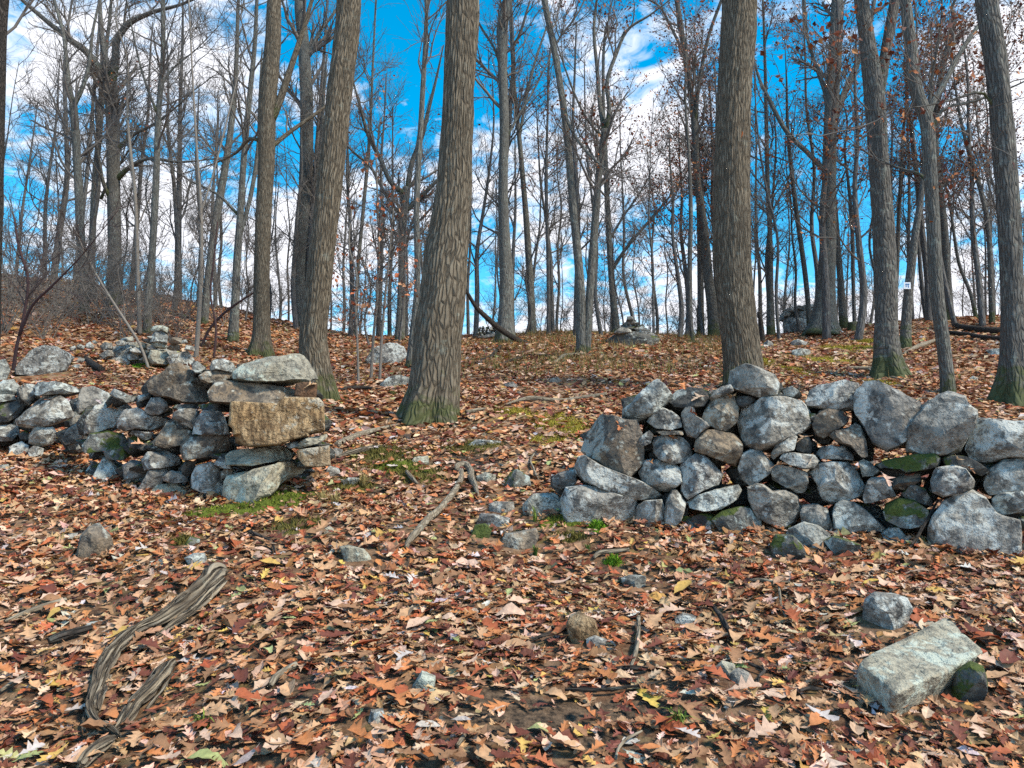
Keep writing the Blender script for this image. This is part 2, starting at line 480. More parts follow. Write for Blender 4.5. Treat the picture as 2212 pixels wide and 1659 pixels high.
CROPS = {  # where the traced pixel coordinates come from: source offset and scale, in the 4096 px frame
    'L': (0, 1300, 0.6329), 'M': (2000, 1350, 0.5424), 'R': (3000, 1350, 0.5426), 'LB': (0, 2100, 0.6329),
    'RB': (2700, 2100, 0.6311), 'MB': (1300, 2200, 0.6781), 'MC': (1200, 1500, 0.5877), 'K': (0, 1250, 0.6304),
    'CC': (2350, 1150, 0.8661), 'CW': (1750, 1150, 0.4724), 'F': (0, 0, 4096 / 2212.0)}
def px(crop, x, y):
    ox, oy, s = CROPS[crop]
    return (ox + x * s) / 4.0, (oy + y * s) / 4.0
def parse(s):
    v = [float(t) for t in s.replace(' ', ',').split(',') if t]
    return list(zip(v[0::2], v[1::2]))

def stone_from_px(name, crop, pts, Y, mat, parent=None, depth=None, seed=0, boxy=0.55, cuts=5, namp=0.05, nth=30, nph=17, sink=0.0, dscale=1.0, grow=1.0):
    P = np.array([px(crop, *p) for p in pts])
    A = P; B = np.roll(P, -1, 0)
    cr = A[:, 0] * B[:, 1] - B[:, 0] * A[:, 1]
    ar = cr.sum() / 2
    if abs(ar) < 1e-6: c = P.mean(0)
    else: c = np.array([((A[:, 0] + B[:, 0]) * cr).sum(), ((A[:, 1] + B[:, 1]) * cr).sum()]) / (6 * ar)
    C = at_Y(c[0], c[1], Y)
    m = pxm(C)
    az = math.atan2(C[0], C[1])
    poly = np.stack([(P[:, 0] - c[0]) * m * math.cos(az), -(P[:, 1] - c[1]) * m], -1) * grow
    if sink: poly[:, 1] = np.where(poly[:, 1] < 0, poly[:, 1] - sink, poly[:, 1])
    w, h = np.ptp(poly[:, 0]), np.ptp(poly[:, 1])
    if depth is None: depth = float(np.clip(0.5 * (0.55 * w + 0.45 * h), 0.4 * h, 0.5)) * dscale
    eye = np.array([0, 0, CAMZ]); ds = np.linalg.norm(C - eye); kf = 1 + depth * 0.55 / ds
    poly = poly * kf
    V = stone_verts(poly, depth, seed, nth, nph, boxy, cuts, namp)
    q, t = stone_faces(nth, nph)
    me = build_mesh(name, V, quads=q, tris=t, mat=mat, sharp=math.radians(24))
    o = obj(name, me, parent, loc=tuple(eye + (C - eye) * kf), rot=(0, 0, -az))
    return o, C, w, h, depth

# front line of the two walls on the ground
_wl = [(-60, 455), (0, 456), (60, 462), (95, 480), (147, 493), (237, 504), (330, 500)]
_wr = [(530, 515), (562, 519), (620, 526), (676, 532), (760, 533), (845, 536), (900, 543), (953, 553), (1024, 560), (1090, 566)]
WALL = np.array([at_ground(*p)[:2] for p in _wl + _wr])
def wallY(pxx, zrel):
    """depth of the wall's front at image column, leaning back with height"""
    cols = WALL[:, 0] / WALL[:, 1] * CP * FPX + 512
    return float(np.interp(pxx, cols, WALL[:, 1])) + 0.14 * max(0.0, zrel)

LEFT = """
c|1490,300 1560,255 1680,215 1880,185 1950,215 1990,280 2015,320 1985,360 1850,350 1700,365 1560,365 1495,345
b|1340,440 1370,365 1450,355 1620,370 1780,385 1860,395 1865,450 1760,470 1750,510 1640,510 1500,500 1350,490
t|1480,505 1750,512 1790,472 1992,475 2020,505 2032,665 1942,682 1900,690 1600,700 1503,700 1500,660 1478,642
t|1505,612 1700,606 1928,600 1936,702 1840,722 1760,757 1580,767 1505,742
c|1435,825 1460,795 1600,780 1740,758 1820,770 1870,815 1915,860 1830,860 1700,865 1600,885 1480,885 1440,870
c|1420,990 1450,955 1600,920 1760,880 1850,870 1950,905 1900,945 1790,985 1700,1040 1600,1080 1580,1140 1520,1135 1480,1110 1440,1060
t|1880,795 2075,765 2085,885 2000,895 1930,890 1890,840
c|1860,770 1930,720 2060,690 2065,705 2000,750 1900,780
p|1800,750 1880,735 1885,770 1830,780
k|1870,370 2000,365 1995,470 1900,465 1865,440
g|1870,410 1915,435 1890,455 1865,445
b|935,375 1000,330 1080,265 1160,258 1220,295 1265,355 1320,430 1310,475 1240,490 1150,480 1070,455 1000,450 950,425
p|1210,245 1240,228 1300,270 1285,300 1240,305 1215,280
g|1325,275 1350,225 1410,215 1470,240 1495,280 1460,295 1390,285 1330,292
b|1260,330 1300,300 1380,290 1455,295 1445,335 1400,360 1330,370 1275,355
b|1495,250 1560,240 1570,255 1500,280
d|1090,530 1110,505 1250,500 1255,525 1130,535
d|1255,505 1330,495 1470,520 1460,545 1300,545
g|1095,560 1130,535 1230,530 1262,545 1215,655 1150,620 1095,590
g|1245,590 1285,548 1390,550 1420,590 1455,690 1330,695 1225,690
b|975,735 1050,620 1100,612 1195,660 1200,700 1140,760 1050,775 985,755
b|1155,760 1200,705 1330,695 1440,705 1460,760 1430,800 1300,835 1175,850 1155,800
g|915,540 955,465 1010,458 1050,485 1068,530 1000,565 930,570
d|870,500 930,440 960,445 940,490 900,525
g|748,610 780,545 870,525 940,575 1060,600 1040,640 950,660 860,655 800,672 755,650
g|540,610 600,520 690,470 740,460 820,510 800,550 745,600 715,650 620,680 545,685
g|398,720 430,660 520,590 555,570 545,650 530,700 480,745 425,755
g|485,500 520,400 590,390 680,430 695,460 640,490 570,550 510,560
p|695,440 720,405 800,440 870,450 870,475 800,490 740,465
p|870,450 960,420 950,460 880,490
g|120,600 180,545 270,450 370,450 440,500 480,565 400,600 310,640 200,650 125,635
g|105,410 150,375 215,380 225,440 190,500 140,470
p|215,400 240,365 340,360 480,385 500,410 430,430 300,445 230,445
p|-60,400 20,350 80,345 120,385 90,435 -60,450
p|-40,440 90,440 100,470 20,485 -40,490
d|-60,560 40,470 100,450 160,510 120,580 60,610 -60,620
g|-60,660 60,620 110,630 118,680 80,730 -60,740
g|185,700 215,650 330,645 360,690 330,750 250,770 190,745
g|60,770 130,735 180,760 180,810 100,825 65,805
g|175,795 210,765 275,780 270,820 200,825
d|118,690 160,665 190,690 180,725 130,725
g|440,620 470,570 520,575 500,610 450,640
m|530,760 570,690 680,670 770,690 820,750 780,780 660,790 540,800
m|655,800 700,770 790,770 830,820 780,850 680,850
d|560,810 600,785 655,800 650,840 570,845
g|820,690 860,675 960,680 990,710 920,730 860,700
d|870,780 920,745 1000,755 1010,790 900,795
d|815,720 850,700 930,735 870,790 820,770
g|900,855 935,805 1060,800 1130,825 1135,880 1040,900 920,915
g|775,890 830,855 890,860 915,910 870,960 800,965
p|580,940 650,840 700,838 770,940 720,970 600,980
p|545,885 590,858 615,870 590,910
g|890,980 940,920 1050,900 1075,910 1020,970 940,1015 895,1005
g|1030,960 1080,920 1150,935 1200,990 1100,1000 1040,985
d|1145,910 1170,860 1240,865 1220,930 1180,960
g|1215,950 1240,890 1330,868 1400,920 1430,990 1360,1030 1270,1010 1220,985
g|1355,880 1390,835 1430,850 1470,905 1400,905
b|1395,930 1420,905 1480,910 1460,960 1400,970
c|930,1040 1000,1010 1120,1000 1250,1040 1150,1060 980,1060
g|430,765 470,750 530,760 500,800 440,790
"""
RIGHT_M = """
p|905,530 1000,450 1130,330 1160,320 1210,355 1260,430 1230,490 1140,560 1020,620 930,610 910,570
d|1250,460 1300,385 1400,368 1480,380 1530,400 1550,450 1500,510 1380,530 1290,510
g|1695,330 1700,240 1820,210 1940,240 2020,290 2050,350 2030,430 1900,445 1790,400 1710,370
g|1545,450 1600,380 1700,345 1720,400 1640,430 1570,460
b|1490,600 1530,520 1570,460 1640,425 1720,430 1755,520 1740,620 1660,690 1590,680 1550,640
g|1085,620 1130,550 1200,520 1270,545 1320,590 1335,660 1260,680 1150,665
g|1345,640 1345,560 1370,515 1420,520 1440,580 1520,625 1545,660 1480,700 1440,740 1380,720
b|605,830 640,740 740,590 800,575 900,615 1000,625 1025,720 1030,790 1060,830 1050,920 960,1020 880,1000 750,930 650,870
g|1015,790 1040,730 1100,690 1130,720 1110,780 1040,810
g|1130,790 1145,735 1240,722 1340,740 1390,790 1410,880 1370,910 1270,925 1190,900 1140,850
b|1435,830 1460,740 1530,690 1620,685 1720,720 1780,790 1775,880 1730,945 1640,910 1540,870 1450,840
g|560,960 600,865 640,880 750,950 900,1010 1030,1060 1180,1160 1100,1185 950,1180 800,1130 640,1060 570,1010
g|1030,1000 1060,920 1110,900 1240,910 1320,960 1330,1060 1260,1125 1150,1135 1050,1080
g|1340,930 1450,870 1510,875 1580,940 1635,1010 1600,1080 1480,1130 1370,1200 1335,1130
g|1755,590 1790,520 1870,485 1930,455 2075,450 2215,480 2275,550 2282,640 2215,705 2120,740 2000,800 1905,830 1820,790 1770,690
g|390,1040 430,1005 560,970 565,1060 540,1090 430,1120 395,1090
p|175,1230 250,1160 400,1155 450,1210 440,1300 330,1330 200,1330 175,1280
g|460,1200 500,1110 600,1090 750,1100 900,1170 1000,1200 1010,1290 960,1380 780,1360 600,1350 490,1310
g|975,1350 1010,1240 1080,1210 1190,1200 1215,1260 1190,1340 1080,1380 990,1390
g|1205,1350 1230,1200 1270,1120 1310,1130 1375,1220 1330,1290 1250,1350
p|1380,1215 1430,1170 1600,1120 1750,1090 1770,1130 1740,1190 1620,1265 1500,1275 1400,1250
d|1265,1390 1350,1320 1400,1325 1460,1390 1380,1430 1290,1425
d|1400,1330 1500,1290 1570,1310 1560,1410 1470,1420
m|1570,1340 1640,1280 1780,1250 1850,1260 1920,1350 1910,1410 1820,1460 1650,1420
g|1755,960 1800,860 1850,820 1920,830 1960,880 2020,940 1980,1000 1900,1060 1840,1085 1780,1040
d|1740,430 1900,445 1860,480 1790,520 1750,500
b|1150,690 1340,690 1350,715 1200,720
"""
RIGHT_R = """
g|-5,1110 60,1080 110,1090 170,1135 260,1130 340,1170 372,1220 320,1310 230,1352 140,1310 40,1250 0,1200
g|415,470 450,390 520,345 700,328 790,345 805,390 760,530 640,530 500,515 425,500
g|775,480 800,390 860,330 960,330 1100,410 1240,480 1280,520 1250,570 1180,680 1130,760 1000,825 900,770 840,640 780,560
g|1145,770 1170,660 1290,520 1400,420 1470,400 1590,450 1610,510 1660,550 1630,680 1530,830 1440,855 1250,855 1150,830
g|1590,800 1610,700 1660,620 1700,600 1900,615 2100,620 2180,700 2160,880 1900,880 1750,920 1620,890
b|465,640 520,540 580,525 680,555 720,600 690,660 600,700 540,745 475,720
b|580,715 640,690 740,660 780,630 815,660 850,760 855,870 820,880 740,800 640,770
g|490,860 530,810 600,795 700,810 755,860 750,905 620,895 520,890
g|150,870 200,770 260,715 330,710 345,740 320,830 220,860 170,900
d|350,760 390,720 430,715 450,780 450,860 380,840 335,830
g|230,890 260,850 340,848 470,870 500,910 470,960 380,965 280,930
g|160,1000 200,940 250,945 340,970 420,1000 420,1070 390,1150 330,1140 250,1090 170,1050
g|435,1000 500,935 600,915 720,920 770,960 835,1100 800,1160 690,1200 600,1215 530,1200 500,1080
p|805,920 840,900 880,920 960,985 900,1020 830,1025
m|930,940 1000,905 1200,865 1350,860 1395,890 1390,950 1270,975 1150,990 1100,960 970,960
d|1430,890 1500,868 1600,880 1690,930 1755,985 1700,1020 1620,980 1500,940 1440,935
g|1340,1060 1380,970 1500,950 1590,970 1650,1060 1640,1110 1500,1150 1420,1170 1345,1140
g|1715,1080 1760,980 1870,905 2080,895 2140,1000 2100,1110 1900,1140 1770,1150
p|1790,1190 1850,1150 2080,1120 2120,1200 2040,1280 1870,1300 1795,1290
g|1315,1430 1360,1330 1440,1220 1540,1150 1660,1145 1740,1200 1800,1300 1960,1340 1960,1480 1900,1560 1720,1600 1500,1605 1370,1550 1320,1490
g|840,1160 870,1060 900,1035 1000,1040 1040,1100 1070,1170 1000,1180 900,1210 845,1220
b|1040,1060 1100,1030 1250,1005 1250,1060 1140,1120 1060,1120
d|1110,1170 1200,1080 1290,1110 1330,1180 1340,1240 1260,1220
g|375,1290 400,1240 500,1230 570,1260 600,1330 590,1370 450,1340 390,1330
p|610,1300 640,1230 690,1200 770,1220 880,1300 980,1340 970,1370 850,1370 700,1380 620,1350
m|990,1290 1010,1230 1110,1190 1210,1200 1300,1270 1310,1330 1260,1390 1120,1390 1000,1340
m|680,1430 740,1395 850,1390 930,1420 940,1500 880,1530 760,1510 690,1470
g|970,1450 1030,1410 1100,1410 1200,1470 1210,1510 1120,1520 1020,1490
d|430,560 490,560 480,620 440,610
p|240,390 310,360 360,400 320,440 260,430
g|205,390 270,440 200,430
d|1970,1560 2060,1500 2140,1560 2130,1690 1940,1660
d|1980,1330 2080,1310 2100,1420 1990,1410
"""
WALL_TOPS = []
def make_wall(name, label, sets, x0, x1):
    root = bpy.data.objects.new(name, None); COL.objects.link(root)
    tag(root, label, 'stone wall')
    k = 0; backs = []
    for crop, txt in sets:
        for ln in txt.strip().splitlines():
            ty, p = ln.split('|'); pts = parse(p)
            P = np.array([px(crop, *q) for q in pts]); c = P.mean(0)
            Y = wallY(c[0], 0)
            g0 = at_Y(c[0], c[1], Y); zr = g0[2] - float(G(g0[0], g0[1]))
            Y = wallY(c[0], zr) - (0.05 if ty == 't' and p.startswith('1505') else 0) + rnd.uniform(-0.02, 0.05) + (0.05 if ty == 'd' else 0)
            boxy = {'t': 0.13, 'c': 0.3, 'b': 0.36}.get(ty, rnd.choice([.34, .4, .46]))
            cuts = 1 if ty == 't' else rnd.choice([6, 7, 8, 9])
            bot = at_Y(c[0], P[:, 1].max(), Y)
            onground = bot[2] < float(G(bot[0], bot[1])) + 0.10
            big = np.ptp(P[:, 0]) > 25
            o, C, w, h, d = stone_from_px('stone', crop, pts, Y, M_ST[ty], None, seed=100 + k + int(x0), boxy=boxy, cuts=cuts,
                                          namp=0.018 if ty == 't' else 0.045, nth=72 if ty == 't' else 42 if big else 26, nph=27 if ty == 't' else 19 if big else 13, grow=1.07,
                                          sink=0.05 if onground else 0)
            o.parent = root
            k += 1
            backs.append((C, w, h, d, ty))
            if zr > 0.35 and ty != 't': WALL_TOPS.append((C[0], C[1] + d * 0.4, C[2] + h * 0.45))
    # hearting and rear face stones behind the front course
    r2 = random.Random(5 + int(x0))
    protos = []
    for s in range(7):
        a = np.sort(np.array([r2.uniform(0, 6.283) for _ in range(8)]))
        pl = np.stack([np.cos(a) * 0.5 * np.array([r2.uniform(.8, 1.1) for _ in a]), np.sin(a) * 0.42 * np.array([r2.uniform(.8, 1.1) for _ in a])], -1)
        V = stone_verts(pl, 0.42, 900 + s, 16, 9, 0.6, 5, 0.05); q, t = stone_faces(16, 9)
        protos.append(build_mesh('stone', V, quads=q, tris=t, mat=M_ST['d']))  # dark granite throughout: puts the shade of the wall's gaps into the colour
    for C, w, h, d, ty in backs:
        if h < 0.07: continue
        top = C[2] + h * 0.5; gz = float(G(C[0], C[1] + 0.4))
        if top < gz + 0.12: continue
        o = obj('stone', protos[r2.randrange(7)], root)
        az = math.atan2(C[0], C[1])
        dd = d * 1.1 + 0.10 + r2.uniform(0, 0.08)
        o.location = (C[0] + math.sin(az) * dd, C[1] + math.cos(az) * dd, C[2] - h * 0.12 + r2.uniform(-.03, .01))
        o.scale = (w * 1.5, 0.36, h * 1.25)
        o.rotation_euler = (r2.uniform(-.2, .2), r2.uniform(-.2, .2), -az + r2.uniform(-.3, .3))
    return root
make_wall('stone_wall', 'low dry stone wall on the left ending in a squared pillar of tan slabs', [('L', LEFT)], 3, 0)
make_wall('stone_wall', 'tumbled grey dry stone wall on the right of the trail opening', [('M', RIGHT_M), ('R', RIGHT_R)], 40, 0)

# free rocks lying on the ground  (crop, material, label, outline)
ROCKS = [
 ('L','g','large rounded grey boulder behind the left wall beside the red stemmed sapling','110,270 130,230 200,170 270,140 360,135 430,160 470,190 430,230 420,270 350,300 250,320 120,305'),
 ('L','p','pale boulder cut by the left edge of the picture behind the wall','-60,240 30,215 65,280 40,340 -60,355'),
 ('L','g','small grey stone uphill of the pale fist stone, right of the large left boulder','480,230 500,205 545,215 540,245 495,250'),
 ('L','p','pale fist sized stone just right of the large left boulder','450,265 490,245 520,260 510,285 460,285'),
 ('L','p','flat pale stone in the leaves at the left edge below the wall','-30,890 50,880 70,905 -30,930'),
 ('LB','b','knobbly brown and cream rock in the leaves below the left wall','490,170 510,90 560,40 620,20 690,90 735,160 720,190 650,205 560,200 500,205'),
 ('LB','p','flat pale grey stone above the upper end of the weathered log','1170,230 1220,205 1300,205 1315,240 1240,265'),
 ('LB','m','low mossy stone in the leaves above the weathered log','1150,130 1200,95 1260,110 1270,145 1180,150'),
 ('LB','g','sliver of grey stone left of the knobbly brown rock','385,100 430,78 490,72 480,105 420,112'),
 ('RB','g','squarish grey rock just behind the big tilted slab','1190,570 1210,510 1270,470 1380,475 1470,495 1505,560 1450,620 1330,680 1210,650'),
 ('RB','m','dark round stone propping the big tilted slab','1730,1090 1790,980 1880,920 1960,940 1980,1040 1940,1140 1830,1160 1750,1130'),
 ('RB','c','small pale chip of stone in the leaves left of the tilted slab','260,940 300,905 380,920 390,960 300,975'),
 ('RB','g','small grey stone beside the pale stone chip in the leaves','340,985 400,950 470,975 480,1020 370,1010'),
 ('RB','g','low grey stone right of the upright twig in the lower middle','0,620 50,590 130,610 150,640 20,650'),
 ('MB','t','tan angular rock standing in the leaves of the lower middle','1430,470 1450,420 1500,405 1590,450 1620,510 1600,540 1510,565 1450,540'),
 ('MB','g','small grey stone at the foot of the tan angular rock','1540,560 1590,540 1660,560 1640,590 1570,595'),
 ('MB','c','flat olive grey stone on bare soil at the bottom centre','490,810 570,755 650,790 640,830 540,855'),
 ('MB','g','round grey stone at the very bottom left of centre','240,1030 270,990 340,985 370,1025 330,1060 260,1055'),
 ('MB','p','flat pale stone near the bright moss cushion on the right','1750,190 1800,175 1890,175 1890,230 1780,235'),
 ('MC','c','flat olive slab sunk in leaves below the lower tip of the curved pale stick','270,1195 330,1185 430,1215 530,1260 490,1285 380,1270 310,1240'),
 ('MC','g','thin layered grey slab in the path left of the right wall','1200,1010 1230,965 1330,970 1420,995 1400,1030 1270,1040'),
 ('MC','m','rounded olive stone just in front of the thin layered slab','1150,1100 1190,1045 1260,1035 1300,1080 1280,1130 1180,1130'),
 ('MC','g','small flat topped grey stone behind the thin layered slab','1285,900 1330,880 1450,885 1460,920 1400,940 1300,945'),
 ('MC','b','long brown stone with a pale end before the right wall','1340,1150 1400,1100 1500,1090 1600,1070 1625,1110 1580,1150 1450,1170 1370,1185'),
 ('MC','m','triangular mossy stone in the middle of the opening','1390,730 1430,680 1480,655 1560,710 1570,750 1480,780 1400,770'),
 ('MC','c','flat sandy stone left of the triangular mossy stone','1200,690 1260,665 1330,680 1320,740 1230,745'),
 ('MC','c','tan half buried stone on the mossy bank in the opening','720,600 780,560 870,550 880,600 800,610'),
 ('MC','g','small grey stone at the right foot of the tan pillar','160,670 200,635 260,650 280,670 200,700'),
 ('MC','p','pale stone under the grass clump near the tan pillar','280,740 330,715 400,720 410,750 330,770'),
 ('MC','g','grey stone at the lower end of the log behind the pillar','200,530 240,495 290,510 270,560 220,560'),
 ('MC','g','thin mossy slab lying flat below the central trunk','1110,470 1200,440 1370,450 1330,490 1230,480'),
 ('MC','p','pale flat boulder to the left of the central trunk','540,55 600,20 680,0 740,20 740,70 640,80 560,65'),
 ('MC','g','flat grey stone in the leaves right of the central trunk','1390,60 1450,50 1520,95 1420,85'),
 ('MC','g','bluish grey stone farther up the slope right of the central trunk','1700,30 1750,15 1800,40 1790,60 1710,50'),
 ('MC','b','small brown stone just below the flat grey stone right of the central trunk','1450,120 1500,110 1530,130 1470,138'),
 ('MC','c','small cream stone on the trodden leaves left of the flat olive slab','160,1070 200,1050 230,1070 220,1092 170,1092'),
 ('R','p','pale front rock lying before the right wall, upper one of the pair','240,1480 290,1440 400,1390 500,1410 580,1470 580,1510 430,1560 300,1490'),
 ('R','m','lichened rock before the right wall, lower one of the pair','160,1560 200,1490 320,1490 390,1560 430,1630 410,1660 200,1660 170,1620'),
 ('R','m','flat green and white rock before the right wall beside the pale pair','550,1530 620,1495 700,1510 810,1550 800,1590 710,1620 640,1580'),
 ('R','p','white stone in the leaves behind the right wall between two trunks','1620,295 1650,285 1680,300 1675,330 1620,325'),
 ('F','g','boulder left of the forked central background oak','790,775 810,752 840,742 872,745 880,765 860,785 800,787'),
 ('F','g','upper of three grey stones beside the yellow mossy path','1708,738 1725,733 1745,740 1735,748 1712,746'),
 ('F','p','middle pale stone beside the yellow mossy path','1710,757 1730,752 1750,757 1748,768 1715,770'),
 ('F','g','bluish stone close to the thick ridged trunk on the right','1648,742 1658,735 1670,742 1668,752 1650,752'),
 ('F','p','flat pale stone left of the far right trunk','2130,755 2160,752 2180,760 2175,767 2140,765'),
]
ROCK_SPOTS = []
for i, (crop, ty, label, poly) in enumerate(ROCKS):
    pts = parse(poly)
    P = np.array([px(crop, *q) for q in pts])
    b = at_ground(P[:, 0].mean(), P[:, 1].max() - 1.0)
    o, C, w, h, d = stone_from_px('rock', crop, pts, b[1] + 0.02, M_ST[ty], seed=400 + i, boxy=0.45, cuts=8, namp=0.045,
                                  nth=36, nph=19, sink=0.05, dscale=1.0, grow=1.06)
    if b[1] < 7: o.location.z += 0.02
    tag(o, label, 'rock', 'loose rocks on the forest floor')
    ROCK_SPOTS.append((C[0], C[1] + d * 0.55, max(w, d) * 0.55))

# the big tilted slab: eight corners
def slab_block():
    def cp(x, y, Y): return at_Y(*px('RB', x, y), Y)
    D = cp(1165, 862, 3.30); C = cp(1405, 1066, 3.06); B = cp(1962, 798, 3.42); E = cp(1735, 560, 3.78)
    nrm = unit(np.cross(B - C, D - C)); nrm = nrm if nrm[2] > 0 else -nrm
    th = 0.155
    tops = [D, C, B, E]; bots = [p - nrm * th - (0, 0, 0.0) + np.array([0.0, 0.03, 0]) for p in tops]
    nth, nph = 64, 40
    a = np.linspace(0, 2 * np.pi, nth, endpoint=False); ph = np.linspace(-np.pi / 2, np.pi / 2, nph + 2)[1:-1]
    e = 0.16
    cx = np.sign(np.cos(a)) * np.abs(np.cos(a)) ** e; cy = np.sign(np.sin(a)) * np.abs(np.sin(a)) ** e
    s = np.cos(ph) ** e; w = np.sign(ph) * np.abs(np.sin(ph)) ** e
    U = np.concatenate([np.stack([s[:, None] * cx[None], s[:, None] * cy[None], np.repeat(w[:, None], nth, 1)], -1).reshape(-1, 3), [[0, 0, -1], [0, 0, 1]]])
    mx = np.maximum(np.abs(U[:, 0]), np.abs(U[:, 1]))
    u = (U[:, 0] + 1) / 2; v = (U[:, 1] + 1) / 2; t = (U[:, 2] + 1) / 2
    def bil(q): return ((1 - u) * (1 - v))[:, None] * q[0] + (u * (1 - v))[:, None] * q[1] + (u * v)[:, None] * q[2] + ((1 - u) * v)[:, None] * q[3]
    V = bil(bots) * (1 - t)[:, None] + bil(tops) * t[:, None]
    c = V.mean(0); V = V - c
    for i in range(len(V)):
        p = Vector(V[i]); k = mnoise.noise(p * 5 + Vector((3, 1, 2))) * 0.018 + mnoise.fractal(p * 17, 0.8, 2.0, 3) * 0.007
        V[i] = V[i] + unit(V[i]) * k
    q, tr = stone_faces(nth, nph)
    o = obj('rock', build_mesh('rock', V, quads=q, tris=tr, mat=M_ST['c'], sharp=math.radians(30)), loc=tuple(c))
    tag(o, 'big tilted oblong grey slab lying at the lower right', 'rock', 'loose rocks on the forest floor')
    ROCK_SPOTS.append((c[0], c[1] + .05, 0.17))
slab_block()

# cairns
K_ST = """
g|650,310 680,270 760,225 830,250 850,330 830,360 690,360
c|940,300 950,245 1050,240 1085,290 1060,335 970,335
g|1060,300 1100,270 1190,250 1230,300 1200,355 1090,350
g|635,215 660,190 710,195 715,235 650,235
g|630,270 680,240 735,245 720,280 660,295
g|735,190 770,175 800,185 790,210 745,210
p|760,170 840,150 850,175 800,185
g|805,280 830,255 875,265 880,300 820,305
g|815,240 860,220 910,240 905,270 850,260
c|820,205 880,185 930,200 920,225 850,225
g|930,225 960,210 1010,215 990,240 940,240
c|960,200 1010,190 1058,205 1050,228 990,225
g|900,180 950,165 990,185 960,200
g|930,155 980,150 990,180 950,165
p|960,190 970,135 1025,115 1065,150 1060,195
c|955,120 970,90 1030,80 1065,100 1060,140 1030,115 990,130
b|1070,190 1090,160 1150,160 1150,195 1090,200
b|1060,230 1090,200 1140,205 1140,240 1090,240
g|1150,180 1180,170 1190,190 1150,200
g|1170,240 1180,210 1230,215 1235,240
g|1080,270 1130,260 1130,280 1090,285
g|880,300 905,285 915,310
g|540,210 570,185 600,210 590,228 550,228
g|485,215 500,200 540,215 530,235 490,235
g|440,225 475,210 485,235 450,245
p|580,185 600,175 620,190 605,200
g|700,260 800,200 900,220 1000,200 1100,220 1150,300 900,330 720,320
"""
CC_ST = """
d|90,240 130,220 200,210 260,218 320,230 328,245 285,255 270,280 180,278 110,262
g|120,210 160,185 200,195 205,212 150,216
g|200,205 260,195 320,225 300,235 240,225
d|140,190 180,175 220,180 210,195 160,200
g|215,190 250,180 290,200 270,210 230,205
d|150,175 190,165 235,172 225,182 170,185
g|160,165 200,152 235,165 200,172
d|175,155 195,145 225,155 210,162
g|180,150 185,135 205,135 212,150
d|230,180 255,170 265,182 245,188
d|160,210 190,160 215,160 280,215 200,220
"""
CR_ST = """
g|905,150 920,140 1000,150 1035,155 1020,185 910,192
g|940,130 960,115 1040,112 1048,135 1000,142
g|885,125 910,110 940,120 930,135 890,140
g|880,140 905,135 910,150 885,157
g|900,110 930,95 970,100 950,115
g|940,100 980,85 1010,95 1000,108
g|990,85 1020,75 1050,80 1045,95 1010,95
g|1000,112 1050,95 1052,112
g|900,125 980,95 1050,100 1040,150 910,150
"""
def cairn(label, crop, txt, Y, seed):
    root = bpy.data.objects.new('rock_cairn', None); COL.objects.link(root)
    tag(root, label, 'cairn')
    lines = txt.strip().splitlines()
    for i, ln in enumerate(lines):
        ty, p = ln.split('|')
        last = i == len(lines) - 1
        yy = Y + (0.5 if last else 0.0) + random.Random(seed + i).uniform(-0.12, 0.12) - (0.1 if i > 2 else 0)
        o, *_ = stone_from_px('base_boulder' if i == 0 else 'stone', crop, parse(p), yy, M_ST[ty], None, seed=seed + i, nth=22, nph=11, cuts=5, dscale=1.6 if last else 1.15, sink=0.35 if i == 0 or last else 0.0, grow=1.08)
        o.parent = root
bk = at_ground(*px('K', 900, 356)); cairn('wide heap of stones piled on ledge rock behind the left wall', 'K', K_ST, bk[1] + 0.1, 600)
bc = at_ground(*px('CC', 200, 272)); cairn('cone shaped stone cairn on a boulder at the ridge in the middle', 'CC', CC_ST, bc[1] + 0.2, 650)
br = at_ground(*px('CC', 960, 198)); cairn('dark cairn of flat slabs on the ridge beside the thick right hand trunk', 'CC', CR_ST, br[1] + 0.2, 700)
def far_wall():
    root = bpy.data.objects.new('stone_wall', None); COL.objects.link(root)
    tag(root, 'short far stone heap of small stones left of the leaning dead branch', 'stone wall')
    Y = at_ground(*px('CW', 440, 440))[1] + 0.1
    r = random.Random(3); k = 0
    for row in range(5):
        y = 412 - row * 16; x = 325 + row * 6
        while x < 560 - row * 12:
            w = r.uniform(22, 42)
            pts = [(x, y), (x + w * .2, y - 15), (x + w * .75, y - 17), (x + w, y - 3), (x + w * .6, y + 3)]
            o, *_ = stone_from_px('stone', 'CW', pts, Y + r.uniform(-.05, .05), M_ST[r.choice('gdd')], None, seed=760 + k, nth=14, nph=7, cuts=4, depth=0.25)
            o.parent = root; k += 1; x += w
    o, *_ = stone_from_px('base_boulder', 'CW', parse('310,425 440,402 550,388 560,412 400,432'), Y - 0.2, M_ST['g'], None, seed=799, depth=0.3)
    o.parent = root
far_wall()

